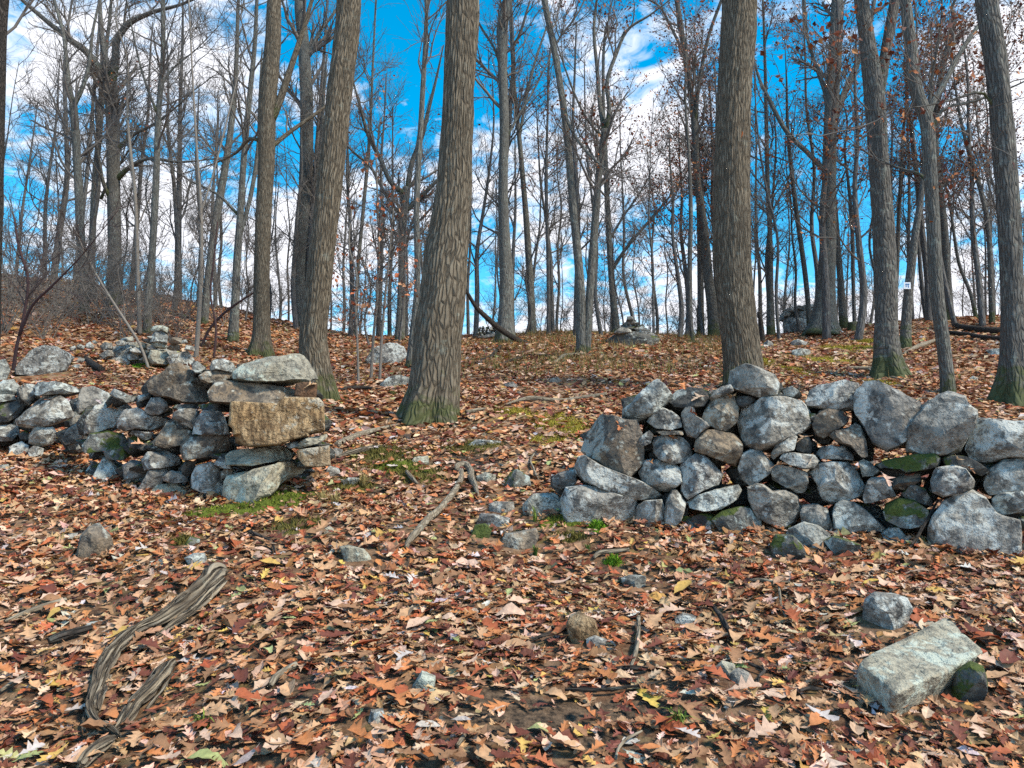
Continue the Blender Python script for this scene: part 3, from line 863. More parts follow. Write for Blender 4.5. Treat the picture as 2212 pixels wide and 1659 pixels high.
# ------------------------------------------------------------------ tubes, trunks, crowns
def tubes(P, R, S):
    """P (N,K,3) polylines, R (N,K) radii -> verts, quads, tip-closed by the small end radius"""
    N, K, _ = P.shape
    T = np.gradient(P, axis=1)
    T /= np.linalg.norm(T, axis=2, keepdims=True) + 1e-9
    mt = np.abs(T.mean(1))
    ref = np.eye(3)[np.argmin(mt, axis=1)][:, None, :]
    e1 = np.cross(T, ref); e1 /= np.linalg.norm(e1, axis=2, keepdims=True) + 1e-9
    e2 = np.cross(T, e1)
    a = np.linspace(0, 2 * np.pi, S, endpoint=False)
    V = P[:, :, None, :] + R[:, :, None, None] * (np.cos(a)[None, None, :, None] * e1[:, :, None, :] + np.sin(a)[None, None, :, None] * e2[:, :, None, :])
    n = np.arange(N)[:, None, None] * (K * S); k = np.arange(K - 1)[None, :, None] * S; j = np.arange(S)[None, None, :]; jn = (j + 1) % S
    q = np.stack([n + k + j, n + k + jn, n + k + S + jn, n + k + S + j], -1).reshape(-1, 4)
    return V.reshape(-1, 3), q

def smooth_path(P, n):
    """Catmull-Rom resample of rows (x,y,z,r)"""
    P = np.asarray(P, float)
    if len(P) < 3:
        t = np.linspace(0, len(P) - 1, n)
        return np.stack([np.interp(t, np.arange(len(P)), P[:, c]) for c in range(P.shape[1])], -1)
    L = np.concatenate([[0], np.cumsum(np.linalg.norm(np.diff(P[:, :3], axis=0), axis=1))])
    s = np.linspace(0, L[-1], n)
    m = np.gradient(P, L, axis=0)
    i = np.clip(np.searchsorted(L, s, side='right') - 1, 0, len(L) - 2)
    h = (L[i + 1] - L[i])[:, None]; t = ((s - L[i]) / (L[i + 1] - L[i]))[:, None]
    t2, t3 = t * t, t * t * t
    return (2 * t3 - 3 * t2 + 1) * P[i] + (t3 - 2 * t2 + t) * h * m[i] + (-2 * t3 + 3 * t2) * P[i + 1] + (t3 - t2) * h * m[i + 1]

def limb_mesh(name, path, S, mat, ridge=0.0, lobes=0.0, wob=0.04, seed=0, nr=None, cap=True, nfreq=1.0):
    """one tapered trunk, limb, stick or log along path rows (x,y,z,r); returns mesh in world space"""
    L = np.linalg.norm(np.diff(np.asarray(path)[:, :3], axis=0), axis=1).sum()
    if nr is None: nr = int(np.clip(L * 6, 10, 90))
    Q = smooth_path(path, nr); Q[:, 3] = np.clip(Q[:, 3], 0.002, None)
    C = Q[:, :3]; R = Q[:, 3]
    T = np.gradient(C, axis=0); T /= np.linalg.norm(T, axis=1, keepdims=True) + 1e-9
    ref = np.eye(3)[np.argmin(np.abs(T.mean(0)))]
    e1 = np.cross(T, ref); e1 /= np.linalg.norm(e1, axis=1, keepdims=True) + 1e-9
    e2 = np.cross(T, e1)
    a = np.linspace(0, 2 * np.pi, S, endpoint=False)
    s = np.concatenate([[0], np.cumsum(np.linalg.norm(np.diff(C, axis=0), axis=1))])
    rs = np.random.default_rng(seed)
    p = rs.uniform(0, 6.28, 8)
    A, SS = np.meshgrid(a, s)
    rr = np.repeat(R[:, None], S, 1)
    f = 1 + wob * (np.sin(2 * A + p[0] + SS * 0.7) + 0.7 * np.sin(3 * A + p[1] - SS * 1.3) + 0.5 * np.sin(5 * A + p[2] + SS * 2.3))
    if lobes:
        base = np.exp(-SS / (R[0] * 1.3))
        f = f + lobes * base * (np.abs(np.sin(2.5 * A + p[3])) ** 1.5 - 0.35)
    rr = rr * f
    r0 = float(np.median(R))
    if ridge:
        fl = np.empty(S * nr); k = 0
        for i in range(nr):
            for j in range(S):
                x = math.cos(a[j]) * r0 * 30 * nfreq; y = math.sin(a[j]) * r0 * 30 * nfreq
                z = s[i] * 1.7 * nfreq
                n_ = mnoise.noise(Vector((x + p[4], y, z)))
                n2_ = mnoise.noise(Vector((x * 2.1, y * 2.1 + p[5], z * 2.4)))
                fl[k] = (1 - min(1, abs(n_) * 2.6)) * 1.0 + n2_ * 0.35; k += 1
        rr = rr - ridge * fl.reshape(nr, S)
    V = C[:, None, :] + rr[:, :, None] * (np.cos(a)[None, :, None] * e1[:, None, :] + np.sin(a)[None, :, None] * e2[:, None, :])
    bkv = np.stack([np.cos(A) * r0, np.sin(A) * r0, SS], -1).reshape(-1, 3)
    V = V.reshape(-1, 3)
    i = np.arange(nr - 1)[:, None] * S; j = np.arange(S)[None, :]; jn = (j + 1) % S
    q = np.stack([i + j, i + jn, i + S + jn, i + S + j], -1).reshape(-1, 4)
    tris = None
    if cap:
        b = len(V); V = np.concatenate([V, C[:1], C[-1:]]); bkv = np.concatenate([bkv, [[0, 0, 0]], [[0, 0, s[-1]]]])
        jj = np.arange(S); l = (nr - 1) * S
        tris = np.concatenate([np.stack([np.full(S, b), (jj + 1) % S, jj], -1), np.stack([np.full(S, b + 1), l + jj, l + (jj + 1) % S], -1)])
    return V, q, tris, bkv, mat

def put_limb(name, parent, origin, data, name_obj=None):
    V, q, t, bkv, mat = data
    me = build_mesh(name, V - np.asarray(origin)[None, :], quads=q, tris=t, vec=bkv, mat=mat)
    return obj(name, me, parent)

def rand_perp(d, rg):
    r = rg.normal(0, 1, d.shape); r -= (r * d).sum(1, keepdims=True) * d
    return r / (np.linalg.norm(r, axis=1, keepdims=True) + 1e-9)

def spawn(P, R, m, t0, t1, L0, L1, ang, up, wig, rf, rmin, rg, K=5, pick=None):
    """m children from polylines P (N,K,3)/R (N,K)"""
    N, Kp, _ = P.shape
    ln = np.linalg.norm(np.diff(P, axis=1), axis=2).sum(1)
    i = rg.choice(N, m, p=ln / ln.sum())
    t = rg.uniform(t0, t1, m) * (Kp - 1); k = np.minimum(t.astype(int), Kp - 2); f = (t - k)[:, None]
    b = P[i, k] * (1 - f) + P[i, k + 1] * f
    d = P[i, k + 1] - P[i, k]; d /= np.linalg.norm(d, axis=1, keepdims=True) + 1e-9
    pr = R[i, k] * (1 - f[:, 0]) + R[i, k + 1] * f[:, 0]
    al = rg.normal(ang, 0.22, m)[:, None]
    dr = d * np.cos(al) + rand_perp(d, rg) * np.sin(al); dr[:, 2] += up
    dr /= np.linalg.norm(dr, axis=1, keepdims=True)
    L = rg.uniform(L0, L1, m) * (1.15 - 0.45 * t / (Kp - 1))
    C = np.zeros((m, K, 3)); C[:, 0] = b
    for s in range(1, K):
        dr = dr + rg.normal(0, wig, (m, 3)); dr[:, 2] += up * 0.35
        dr /= np.linalg.norm(dr, axis=1, keepdims=True)
        C[:, s] = C[:, s - 1] + dr * (L / (K - 1))[:, None]
    r0 = np.maximum(pr * rf, rmin * 1.4)
    RR = r0[:, None] * np.linspace(1, 0.45, K)[None, :]
    return C, np.maximum(RR, rmin)

def crown_data(trunk, n, rg, t0=0.35, lens=(2.6, 1.5, 0.8), rmin=0.006, up=0.25, limbs=None, wig=0.22):
    """trunk (K,4) path: three orders of branches. returns list of (P,R,sides) and the finest order"""
    K = 12
    Q = smooth_path(trunk, K)
    P0 = Q[None, :, :3]; R0 = Q[None, :, 3]
    if limbs:
        Ls = [smooth_path(l, K) for l in limbs]
        P1b = np.stack([l[:, :3] for l in Ls]); R1b = np.stack([l[:, 3] for l in Ls])
    a, ra = spawn(P0, R0, n[0], t0, 1.0, lens[0] * .55, lens[0], 0.95, up, wig * .7, 0.42, rmin * 2, rg, 6)
    src, rsrc = a, ra
    out = [(a, ra, 4)]
    if limbs:
        al, ral = spawn(P1b, R1b, max(4, n[0] // 2) * len(limbs) // 2 + 2, 0.2, 1.0, lens[0] * .4, lens[0] * .8, 0.8, up, wig, 0.5, rmin * 2, rg, 6)
        out.append((al, ral, 4)); src = np.concatenate([a, al]); rsrc = np.concatenate([ra, ral])
    b, rb = spawn(src, rsrc, n[1], 0.15, 1.0, lens[1] * .5, lens[1], 0.75, up * .6, wig, 0.55, rmin * 1.3, rg, 5)
    c, rc = spawn(b, rb, int(n[2] * 1.7), 0.1, 1.0, lens[2] * .45, lens[2], 0.7, up * .3, wig * 1.2, 0.55, rmin * .72, rg, 3)
    out += [(b, rb, 3), (c, rc, 3)]
    return out, (b, c)

def join_tubes(lst):
    Vs, Qs, o = [], [], 0
    for P, R, S in lst:
        V, q = tubes(P, R, S); Vs.append(V); Qs.append(q + o); o += len(V)
    return np.concatenate(Vs), np.concatenate(Qs)

HCOL = np.array([[0.20, 0.05, 0.02], [0.30, 0.09, 0.025], [0.14, 0.04, 0.02], [0.36, 0.15, 0.05], [0.10, 0.035, 0.025]])
def hang_leaves(orders, n, size, rg, cols=HCOL, box=None):
    pts = np.concatenate([o[:, 1:].reshape(-1, 3) for o in orders])
    i = rg.choice(len(pts), n)
    c = pts[i] + rg.normal(0, size * 0.5, (n, 3))
    d = rg.normal(0, 1, (n, 3)); d[:, 2] -= 0.6; d /= np.linalg.norm(d, axis=1, keepdims=True)
    p = rand_perp(d, rg); nn = np.cross(d, p)
    L = (size * rg.uniform(0.6, 1.25, n))[:, None]
    v = np.stack([c, c + d * L * .45 + p * L * .36 + nn * L * .12, c + d * L, c + d * L * .5 - p * L * .36 + nn * L * .12], 1)
    q = np.arange(n * 4).reshape(n, 4)
    tr = np.concatenate([q[:, [0, 1, 2]], q[:, [0, 2, 3]]])
    col = cols[rg.integers(0, len(cols), n)] * rg.uniform(0.7, 1.3, (n, 1))
    return v.reshape(-1, 3), tr, np.repeat(col, 4, 0)

def img_path(pts, Y, lean=0.0):
    out = []
    y0 = pts[0][1]
    for (x, y, w) in pts:
        P = at_Y(x / SF, y / SF, Y)
        out.append([P[0], P[1], P[2], 0.5 * w / SF * pxm(P)])
    return out

TREES = []
def tree(label, pts, bark='g', limbs=(), Y=None, H=None, crown=(14, 90, 320), t0=0.4, lens=(2.6, 1.5, 0.8), S=14, ridge=0.0, lobes=0.35,
         leaves=0, lsize=0.10, twig='n', name='tree', cat='tree', group=None, rmin=0.0048, seed=None, nfreq=1.0, cols=HCOL, up=0.25, moss=None, taper=0.35):
    seed = len(TREES) * 13 + 5 if seed is None else seed
    rg = np.random.default_rng(seed)
    if Y is None:
        b = at_ground(pts[0][0] / SF, pts[0][1] / SF); Y = b[1]
    path = img_path(pts, Y)
    base = np.array(path[0][:3]); gz = float(G(base[0], base[1]))
    if base[2] > gz - 0.02:      # run down into the soil
        path = [[base[0], base[1], gz - 0.12, path[0][3] * 1.04]] + path
        if base[2] - gz < 0.05: path.pop(1) if len(path) > 3 else None
    base = np.array([path[0][0], path[0][1], gz])
    top = np.array(path[-1]); prev = np.array(path[-2])
    if H:
        d = unit(top[:3] - prev[:3]); d = unit(d * 0.6 + np.array([0, 0, .5]))
        ext = base[2] + H - top[2]
        if ext > 0.5:
            for f in (0.33, 0.66, 1.0):
                q = top[:3] + d * ext * f + rg.normal(0, 0.12, 3)
                path.append([q[0], q[1], q[2], top[3] * (1 - (1 - taper * 0.4) * f)])
    root = bpy.data.objects.new(name, None); COL.objects.link(root); root.location = base
    tag(root, label, cat, group)
    Lh = path[-1][2] - base[2]
    nr = int(np.clip(Lh * 7, 14, 110)) if not ridge else int(np.clip(Lh * 25, 100, 400))
    put_limb('trunk', root, base, limb_mesh('trunk', path, S, M_BARK[bark], ridge=ridge, lobes=lobes, wob=0.03, seed=seed, nr=nr, nfreq=nfreq))
    lp = []
    for l in limbs:
        q = img_path(l, Y)
        dy = rg.uniform(-1.2, 1.2)
        for k in range(len(q)):
            f = k / (len(q) - 1.0); P0 = np.array(q[k][:3])
            P1 = at_Y(l[k][0] / SF, l[k][1] / SF, Y + dy * f)
            q[k][:3] = list(P1)
        # extend beyond the traced end
        e = np.array(q[-1][:3]); dd = unit(e - np.array(q[-2][:3]))
        q.append([*(e + dd * 1.3 + np.array([0, 0, .2])), q[-1][3] * 0.45])
        lp.append(q)
        put_limb('limb', root, base, limb_mesh('limb', q, 9, M_BARK[bark], lobes=0, wob=0.04, seed=seed + 3))
    if crown:
        crown = (crown[0], int(crown[1] * .8), int(crown[2] * .75))
        lst, orders = crown_data(path, crown, rg, t0=t0, lens=lens, rmin=rmin, limbs=lp or None, up=up)
        V, q = join_tubes(lst)
        o = obj('crown', build_mesh('crown', V - base[None], quads=q, mat=M_TW[twig]), root); o['kind'] = 'stuff'
        if leaves:
            V, t, c = hang_leaves(orders, leaves, lsize, rg, cols)
            o = obj('leaves', build_mesh('leaves', V - base[None], tris=t, col=c, smooth=False, mat=M_HANG), root); o['kind'] = 'stuff'
    TREES.append(root)
    return root

# --- the big near trunks
tree('thick ridged oak trunk with flared mossy foot in the centre', [(926,908,134),(930,880,118),(936,850,109),(941,800,106),(945,732,104),(957,640,100),(964,560,94),(972,488,85),(980,420,77),(984,342,71),(989,260,67),(991,195,66),(995,110,69),(998,40,72),(1000,-20,70)],
     'o', S=150, ridge=0.016, lobes=0.5, H=16, crown=(12, 60, 200), t0=0.75)
tree('tall leaning ridged trunk rising behind the tan pillar of the left wall', [(688,862,88),(684,820,70),(676,740,62),(688,620,58),(703,480,56),(718,350,55),(733,200,54),(750,60,52),(755,-20,50)],
     'o', S=110, ridge=0.014, lobes=0.4, H=16, crown=(12, 60, 200), t0=0.8)
tree('broad ridged trunk standing behind the apex of the right wall', [(1610,845,92),(1604,790,84),(1592,680,81),(1583,586,80),(1581,480,78),(1581,390,75),(1583,290,72),(1586,195,71),(1595,49,76),(1597,-20,74)],
     'o', S=120, ridge=0.015, lobes=0.25, H=17, crown=(12, 60, 200), t0=0.75)
# --- left half
tree('dark trunk cut by the left edge of the picture', [(-14,735,26),(-10,560,24),(-4,380,22),(0,200,22),(8,0,20),(12,-40,20)], 'k', Y=15.5, H=13, crown=(16, 110, 330), t0=0.45)
tree('slim forked tree left of the gnarled oak', [(183,676,20),(180,600,19),(175,520,18),(168,380,16),(162,270,17),(158,225,17)], 'g', H=None, crown=(10,90,330), t0=0.6,
     limbs=[[(158,226,13),(150,190,11),(145,150,10),(138,80,8),(120,10,6)],[(160,228,11),(178,190,9),(192,140,8),(200,70,6),(215,0,5)]])
tree('thin trunk close behind the slim forked tree', [(196,640,17),(200,500,14),(205,400,13),(214,290,12),(222,200,10),(230,100,8),(240,0,6)], 'g', H=14, crown=(14,100,330), limbs=[[(218,430,7),(240,380,6),(262,350,5)]])
tree('gnarled spreading oak with big crooked limbs at the left', [(247,660,34),(247,625,30),(247,500,28),(245,380,27),(243,250,27),(238,178,28)], 'p', crown=(14,150,560), t0=0.7, H=None, lens=(2.4,1.5,.8), leaves=260, lsize=.09,
     limbs=[[(236,182,22),(215,150,19),(190,115,16),(150,85,13),(100,45,10),(40,-8,7)],[(240,185,20),(250,130,17),(252,90,15),(275,55,12),(320,30,9),(390,10,6)],[(240,190,14),(225,110,11),(218,50,9),(215,-10,7)],
            [(250,390,12),(275,365,10),(310,345,8),(390,350,5)],[(247,330,11),(290,290,8),(330,270,6),(370,240,4)],[(245,440,9),(225,400,8),(215,350,6)]])
tree('straight grey tree right of the gnarled oak', [(317,722,19),(320,660,17),(325,600,15),(335,440,14),(343,235,12),(352,120,10),(352,0,9)], 'g', H=15, crown=(18,150,480), t0=0.3,
     limbs=[[(342,250,6),(322,200,5),(300,130,4),(285,60,3)],[(345,225,6),(352,180,6),(372,150,5),(420,110,3)]])
tree('thin pale tree just left of the straight grey tree', [(303,722,10),(298,600,8),(293,440,7),(275,245,5),(273,120,4),(250,40,3)], 's', H=12, crown=(14,90,260), t0=0.35)
tree('pale forked sapling right behind the end of the left wall', [(423,776,10),(430,680,9),(434,610,8),(434,460,7),(425,320,5),(415,150,4),(408,0,3)], 's', H=7.5, crown=(16,110,300), t0=0.3, lens=(1.5,.9,.5), rmin=.004,
     limbs=[[(434,458,5),(455,395,4),(480,300,4),(510,180,3)]])
tree('leaning grey trunk with branches left of the twin trunks', [(440,700,18),(448,620,17),(455,560,16),(466,480,17),(490,340,14),(505,220,12),(512,100,9),(515,0,7)], 'g', H=15, crown=(18,140,420), t0=0.35)
tree('twin trunk tree left of the mossy footed oak', [(503,738,24),(508,660,18),(512,560,16),(517,490,15),(528,330,13),(540,200,11),(550,100,9),(555,0,7)], 'g', H=16, crown=(18,140,420), t0=0.35,
     limbs=[[(516,520,9),(540,430,9),(556,330,8),(562,200,7)],[(520,470,7),(470,420,6),(410,390,4)]])
tree('tall dark trunk with a mossy green foot left of the leaning trunk', [(562,768,56),(564,735,42),(565,640,36),(568,500,34),(575,350,34),(578,230,36),(590,80,34),(592,0,30),(594,-30,29)], 'o', S=60, ridge=0.012, lobes=0.5, H=18, crown=(14,120,380), t0=0.55,
     limbs=[[(585,260,18),(603,220,16),(622,165,14),(640,110,12),(665,30,9)],[(572,330,10),(620,290,9),(690,240,7),(730,210,5)],[(575,310,9),(540,300,8),(510,330,6),(470,350,4)]])
tree('straight trunk half hidden by the leaning ridged trunk', [(652,705,32),(652,560,30),(660,400,30),(663,250,28),(656,100,24),(648,0,22)], 'g', S=20, H=17, crown=(14,120,380), t0=0.5,
     limbs=[[(668,120,10),(690,70,8),(720,30,6),(745,-10,5)],[(672,430,8),(690,330,7),(700,200,6)]])
tree('dark red stemmed sapling at the far left', [(28,802,8),(36,750,7),(50,690,6),(60,600,6),(40,530,5),(30,470,3)], 'r', name='sapling', crown=(18,110,280), t0=0.3, lens=(1.3,.8,.45), twig='r', rmin=.004, lobes=.1, S=9,
     limbs=[[(42,725,7),(70,660,6),(110,620,5),(160,570,3)]])
tree('leaning thin sapling crossing in front of the left cairn', [(327,800,7),(300,740,6),(275,700,6),(230,630,5),(185,550,4),(165,500,3)], 's', name='sapling', crown=(14,80,220), t0=0.35, lens=(1.4,.8,.45), rmin=.004, lobes=.1, S=8)
tree('dark bent sapling leaning right towards the mossy footed oak', [(432,752,6),(450,715,6),(480,680,6),(520,650,5),(552,628,4),(575,560,3)], 'r', name='sapling', crown=(10,60,160), t0=0.4, lens=(1.1,.7,.4), rmin=.004, lobes=.1, S=8)
tree('slender dark sapling right of the forked pale sapling', [(461,780,5),(466,700,5),(455,640,4),(462,560,4),(470,480,3)], 'r', name='sapling', crown=(12,70,180), t0=0.35, lens=(1.1,.7,.4), rmin=.004, lobes=.1, S=8)
# --- centre
OR = np.array([[0.50, 0.17, 0.07], [0.42, 0.12, 0.05], [0.5, 0.25, 0.13], [0.34, 0.08, 0.03]])
tree('crooked old background oak between the two big trunks', [(863,737,22),(866,680,19),(868,620,17),(870,500,17),(878,405,18)], 'g', crown=(14,140,460), t0=0.55, H=None, leaves=468, lsize=.11,
     limbs=[[(876,420,12),(850,400,11),(820,340,9),(795,290,8),(780,240,6)],[(880,410,12),(890,350,11),(910,300,9),(925,240,8),(940,180,6)],[(872,470,9),(845,440,8),(825,405,7),(800,360,6),(765,330,5)],[(873,460,9),(905,430,8),(935,400,7)]])
tree('straight grey tree touching the left side of the central trunk', [(882,795,18),(892,720,15),(900,640,14),(900,440,13),(912,220,11),(922,0,8)], 'g', H=15, crown=(16,130,380), t0=0.45)
tree('thin bent tree right of the leaning ridged trunk', [(768,715,8),(772,600,8),(785,450,8),(798,300,7),(805,150,5),(812,0,4)], 'g', H=13, crown=(16,110,320), t0=0.35)
for lab, p in (('left one of three saplings with orange leaves before the old oak', [(775,828,6),(772,740,5),(768,650,5),(770,590,5),(755,540,4),(760,450,3)]),
               ('middle one of three saplings with orange leaves before the old oak', [(801,820,7),(806,740,6),(815,640,6),(818,520,5),(815,420,4),(812,330,3)]),
               ('right one of three saplings with orange leaves before the old oak', [(820,822,6),(824,740,6),(832,640,5),(842,540,4),(850,450,3)])):
    tree(lab, p, 's', name='sapling', crown=(16,80,180), t0=0.25, lens=(1.0,.6,.35), rmin=.004, lobes=.1, S=8, leaves=100, lsize=.10, cols=OR, up=0.1)
tree('tall grey trunk with broad foot just right of the central oak', [(1092,738,46),(1093,690,34),(1094,610,30),(1090,520,25),(1087,440,22),(1089,244,21),(1085,122,20),(1086,50,24),(1096,0,20)], 'g', S=20, H=16, crown=(14,120,400), t0=0.5,
     limbs=[[(1087,170,8),(1070,110,6),(1040,60,5)],[(1092,300,7),(1120,250,5),(1150,200,4)]])
tree('slim greenish tree forking halfway, right of the broad footed trunk', [(1151,724,17),(1144,586,15),(1132,415,12),(1122,300,10),(1112,200,8),(1105,100,6),(1100,0,5)], 'g', H=14, crown=(14,120,380), t0=0.45, leaves=520,
     limbs=[[(1123,290,7),(1140,195,6),(1160,120,5),(1180,60,4)]])
tree('thin straight tree in front of the ridge centre', [(1185,722,9),(1184,560,8),(1180,400,7),(1183,250,5),(1190,100,4)], 'f', H=13, crown=(14,120,360), leaves=676, t0=.35)
tree('left leaning trunk of the crossed pair at ridge centre', [(1256,764,24),(1255,720,21),(1254,640,20),(1237,440,17),(1227,317,16),(1212,195,14),(1195,98,13),(1176,0,13)], 'g', S=16, H=15, crown=(12,110,380), t0=.5,
     limbs=[[(1218,240,7),(1240,290,7),(1270,330,6)]])
tree('right trunk of the crossed pair, forking into a high Y', [(1266,762,20),(1271,684,18),(1283,513,17),(1295,366,15),(1308,280,17)], 'g', S=16, crown=(8,110,380), t0=.7, leaves=416,
     limbs=[[(1306,285,11),(1298,240,10),(1290,150,8),(1283,60,7),(1290,-10,5)],[(1309,284,12),(1316,235,10),(1311,180,9),(1330,120,8),(1360,60,6),(1400,35,4)],[(1304,300,6),(1270,260,5),(1240,200,5),(1225,160,4)]])
tree('greenish trunk right beside the cone shaped cairn', [(1330,700,17),(1326,660,15),(1320,586,14),(1312,440,12),(1308,342,10),(1303,200,7),(1306,80,5)], 'g', H=14, crown=(16,150,500), t0=.35, leaves=1092,
     limbs=[[(1318,590,8),(1350,540,7),(1400,480,6),(1450,420,4)],[(1316,520,6),(1345,470,5),(1380,420,4)]])
# --- right half
tree('grey tree forking high left of the broad ridged trunk', [(1541,708,24),(1538,660,22),(1530,600,20),(1520,488,18),(1506,390,16),(1498,244,14),(1480,120,12),(1462,0,11)], 'p', S=16, H=15, crown=(14,130,460), t0=.4, leaves=1092,
     limbs=[[(1500,270,9),(1512,170,8),(1530,80,7),(1560,-5,6)],[(1483,130,7),(1450,60,6),(1420,10,5),(1380,-10,4)]])
tree('dark straight trunk left of the grey high forked tree', [(1514,714,16),(1513,600,14),(1512,500,13),(1508,380,10),(1505,260,7)], 'p', H=13, crown=(14,120,380), leaves=780)
tree('thin dark trunk standing forward on the ridge', [(1498,742,9),(1492,690,9),(1490,600,10),(1492,440,9),(1488,330,7),(1480,200,5)], 'p', H=13, crown=(14,120,380), t0=.4, leaves=676)
tree('slim grey tree right of the broad ridged trunk', [(1665,702,18),(1664,620,13),(1664,537,11),(1658,390,10),(1655,244,8),(1652,120,6),(1648,0,5)], 'p', S=12, H=15, crown=(16,140,420), t0=.35, leaves=780)
tree('thin leaning tree above the dark slab cairn', [(1748,692,11),(1740,600,11),(1725,490,10),(1707,342,8),(1700,240,6)], 'p', H=13, crown=(14,110,340), leaves=312)
tree('big smooth grey tree with spreading limbs on the right', [(1777,722,76),(1779,700,56),(1782,660,44),(1786,586,36),(1790,440,31),(1792,342,29),(1795,244,29),(1802,146,28),(1809,0,24)], 'g', S=26, lobes=.5, H=18, crown=(10,110,380), t0=.55, leaves=390,
     limbs=[[(1786,372,13),(1773,360,12),(1745,330,11),(1710,298,10),(1660,212,8),(1640,170,6),(1625,110,4)],[(1800,262,15),(1818,215,14),(1840,165,13),(1862,110,11),(1880,50,9),(1890,-10,8)],[(1788,262,10),(1782,200,9),(1765,150,8),(1745,85,7),(1737,-5,6)]])
tree('dark leaning trunk close right of the big smooth tree', [(1824,708,20),(1818,640,15),(1812,560,13),(1806,480,11),(1800,400,9)], 'p', H=13, crown=(12,100,320), t0=.5)
tree('thin trunk between the big smooth tree and the plated trunk', [(1846,702,9),(1843,600,8),(1840,480,8),(1832,390,6),(1825,330,5)], 'f', H=12, crown=(14,110,340), t0=.35)
tree('stout dark plated trunk with mossy flared foot behind the right wall', [(1922,815,80),(1918,780,60),(1915,740,52),(1914,635,46),(1908,488,44),(1898,342,40),(1890,220,42),(1882,150,40),(1870,70,32),(1860,0,30),(1855,-30,28)], 'p', S=64, ridge=0.014, lobes=.55, H=17, crown=(10,110,380), t0=.6, leaves=520,
     limbs=[[(1892,235,24),(1906,160,22),(1915,100,21),(1926,40,22),(1936,-20,20)]])
tree('leaning trunk carrying the small white trail marker', [(1954,752,25),(1957,700,21),(1962,640,19),(1978,500,15),(1990,420,12),(2000,330,9)], 'p', S=14, H=13, crown=(12,120,400), t0=.5, leaves=780)
tree('smooth slender trunk with a kink rising behind the right wall', [(2048,852,32),(2044,800,29),(2037,740,29),(2024,635,29),(2016,488,28),(2008,342,27),(2000,256,28),(1980,200,27),(1967,98,25),(1955,0,22),(1950,-30,21)], 'g', S=18, lobes=.15, H=14, crown=(8,90,320), t0=.6, leaves=676,
     limbs=[[(2003,262,14),(2014,225,13),(2040,180,12),(2065,130,11),(2110,60,9),(2150,10,7)],[(2004,300,8),(2040,235,7),(2100,220,6),(2170,195,4)],[(2008,400,7),(1985,375,6),(1950,365,4)]])
tree('dark trunk partly hidden behind the kinked slender trunk', [(2050,694,20),(2048,640,18),(2040,500,16),(2020,300,14),(2035,150,12),(2060,30,10)], 'p', S=14, H=14, crown=(14,140,480), t0=.35, leaves=1300)
tree('thin blue grey trunk left of the kinked slender trunk', [(2006,694,15),(2003,600,13),(1992,500,12),(1980,380,10),(1970,280,8)], 'f', H=13, crown=(14,120,380), leaves=780)
tree('dark trunk with wide root flare at the right edge', [(2200,880,120),(2196,845,84),(2193,800,62),(2190,732,52),(2180,488,47),(2167,293,46),(2153,146,44),(2130,0,42),(2125,-30,41)], 'p', S=56, ridge=0.013, lobes=.6, H=15, crown=(12,110,360), t0=.6, leaves=910,
     limbs=[[(2168,270,7),(2120,200,6),(2060,215,5),(1990,230,3)]])
tree('slim tree with rusty leaves just left of the right edge trunk', [(2143,700,12),(2140,600,11),(2133,480,10),(2110,380,9),(2085,300,7)], 'p', H=11, crown=(14,130,420), t0=.3, leaves=1300)
tree('thin sapling curving by the low ridge at the right', [(2110,690,9),(2098,640,8),(2072,570,7),(2060,500,6),(2050,430,5)], 'p', name='sapling', H=9, crown=(12,90,260), leaves=416)
tree('slender tree with rust leaves between the plated and kinked trunks', [(1935,690,10),(1938,560,9),(1944,420,8),(1950,300,6),(1958,180,5)], 'p', H=13, crown=(14,130,420), leaves=1092, t0=.3)
# broken stump behind the broad trunk
tree('dark broken stump at the right foot of the broad ridged trunk', [(1647,738,13),(1646,715,10),(1643,690,9),(1640,676,9),(1645,672,6)], 'k', crown=None, name='tree_stump', cat='stump', S=12, lobes=.3)
tree('low mossy stump right of the big smooth grey tree', [(1842,716,26),(1842,706,22),(1841,696,20)], 'p', crown=None, name='tree_stump', cat='stump', S=12, lobes=.3)

# trail marker plate on its trunk
def trail_marker():
    Yt = at_ground(1954 / SF, 752 / SF)[1]
    P = at_Y(1960 / SF, 617 / SF, Yt - 0.20)
    s = pxm(P)
    root = bpy.data.objects.new('trail_marker', None); COL.objects.link(root); root.location = tuple(P)
    tag(root, 'small white square trail marker nailed to a leaning trunk', 'trail marker')
    def plate(nm, w, h, y0, y1, c, m, x=0, z=0):
        V = np.array([[x - w, y, z - h] for y in (y0,)] + [[x + w, y0, z - h], [x + w, y0, z + h], [x - w, y0, z + h], [x - w, y1, z - h], [x + w, y1, z - h], [x + w, y1, z + h], [x - w, y1, z + h]])
        q = [[0, 1, 2, 3], [5, 4, 7, 6], [4, 0, 3, 7], [1, 5, 6, 2], [3, 2, 6, 7], [4, 5, 1, 0]]
        obj(nm, build_mesh(nm, V, quads=q, smooth=False, mat=m), root)
    k = NT('marker_white'); mw = k.done((0.72, 0.76, 0.8), 0.5)
    k = NT('marker_blue'); mbm = k.done((0.05, 0.16, 0.35), 0.5)
    a = 3.4 * s
    plate('plate', a, a, -0.004, 0.004, 0, mw)
    plate('emblem_bar', a * .6, a * .16, -0.007, -0.004, 0, mbm, 0, a * .42)
    plate('emblem_stem', a * .16, a * .42, -0.007, -0.004, 0, mbm, a * .25, -a * .16)
    plate('emblem_stem', a * .13, a * .36, -0.007, -0.004, 0, mbm, -a * .38, -a * .1)
trail_marker()

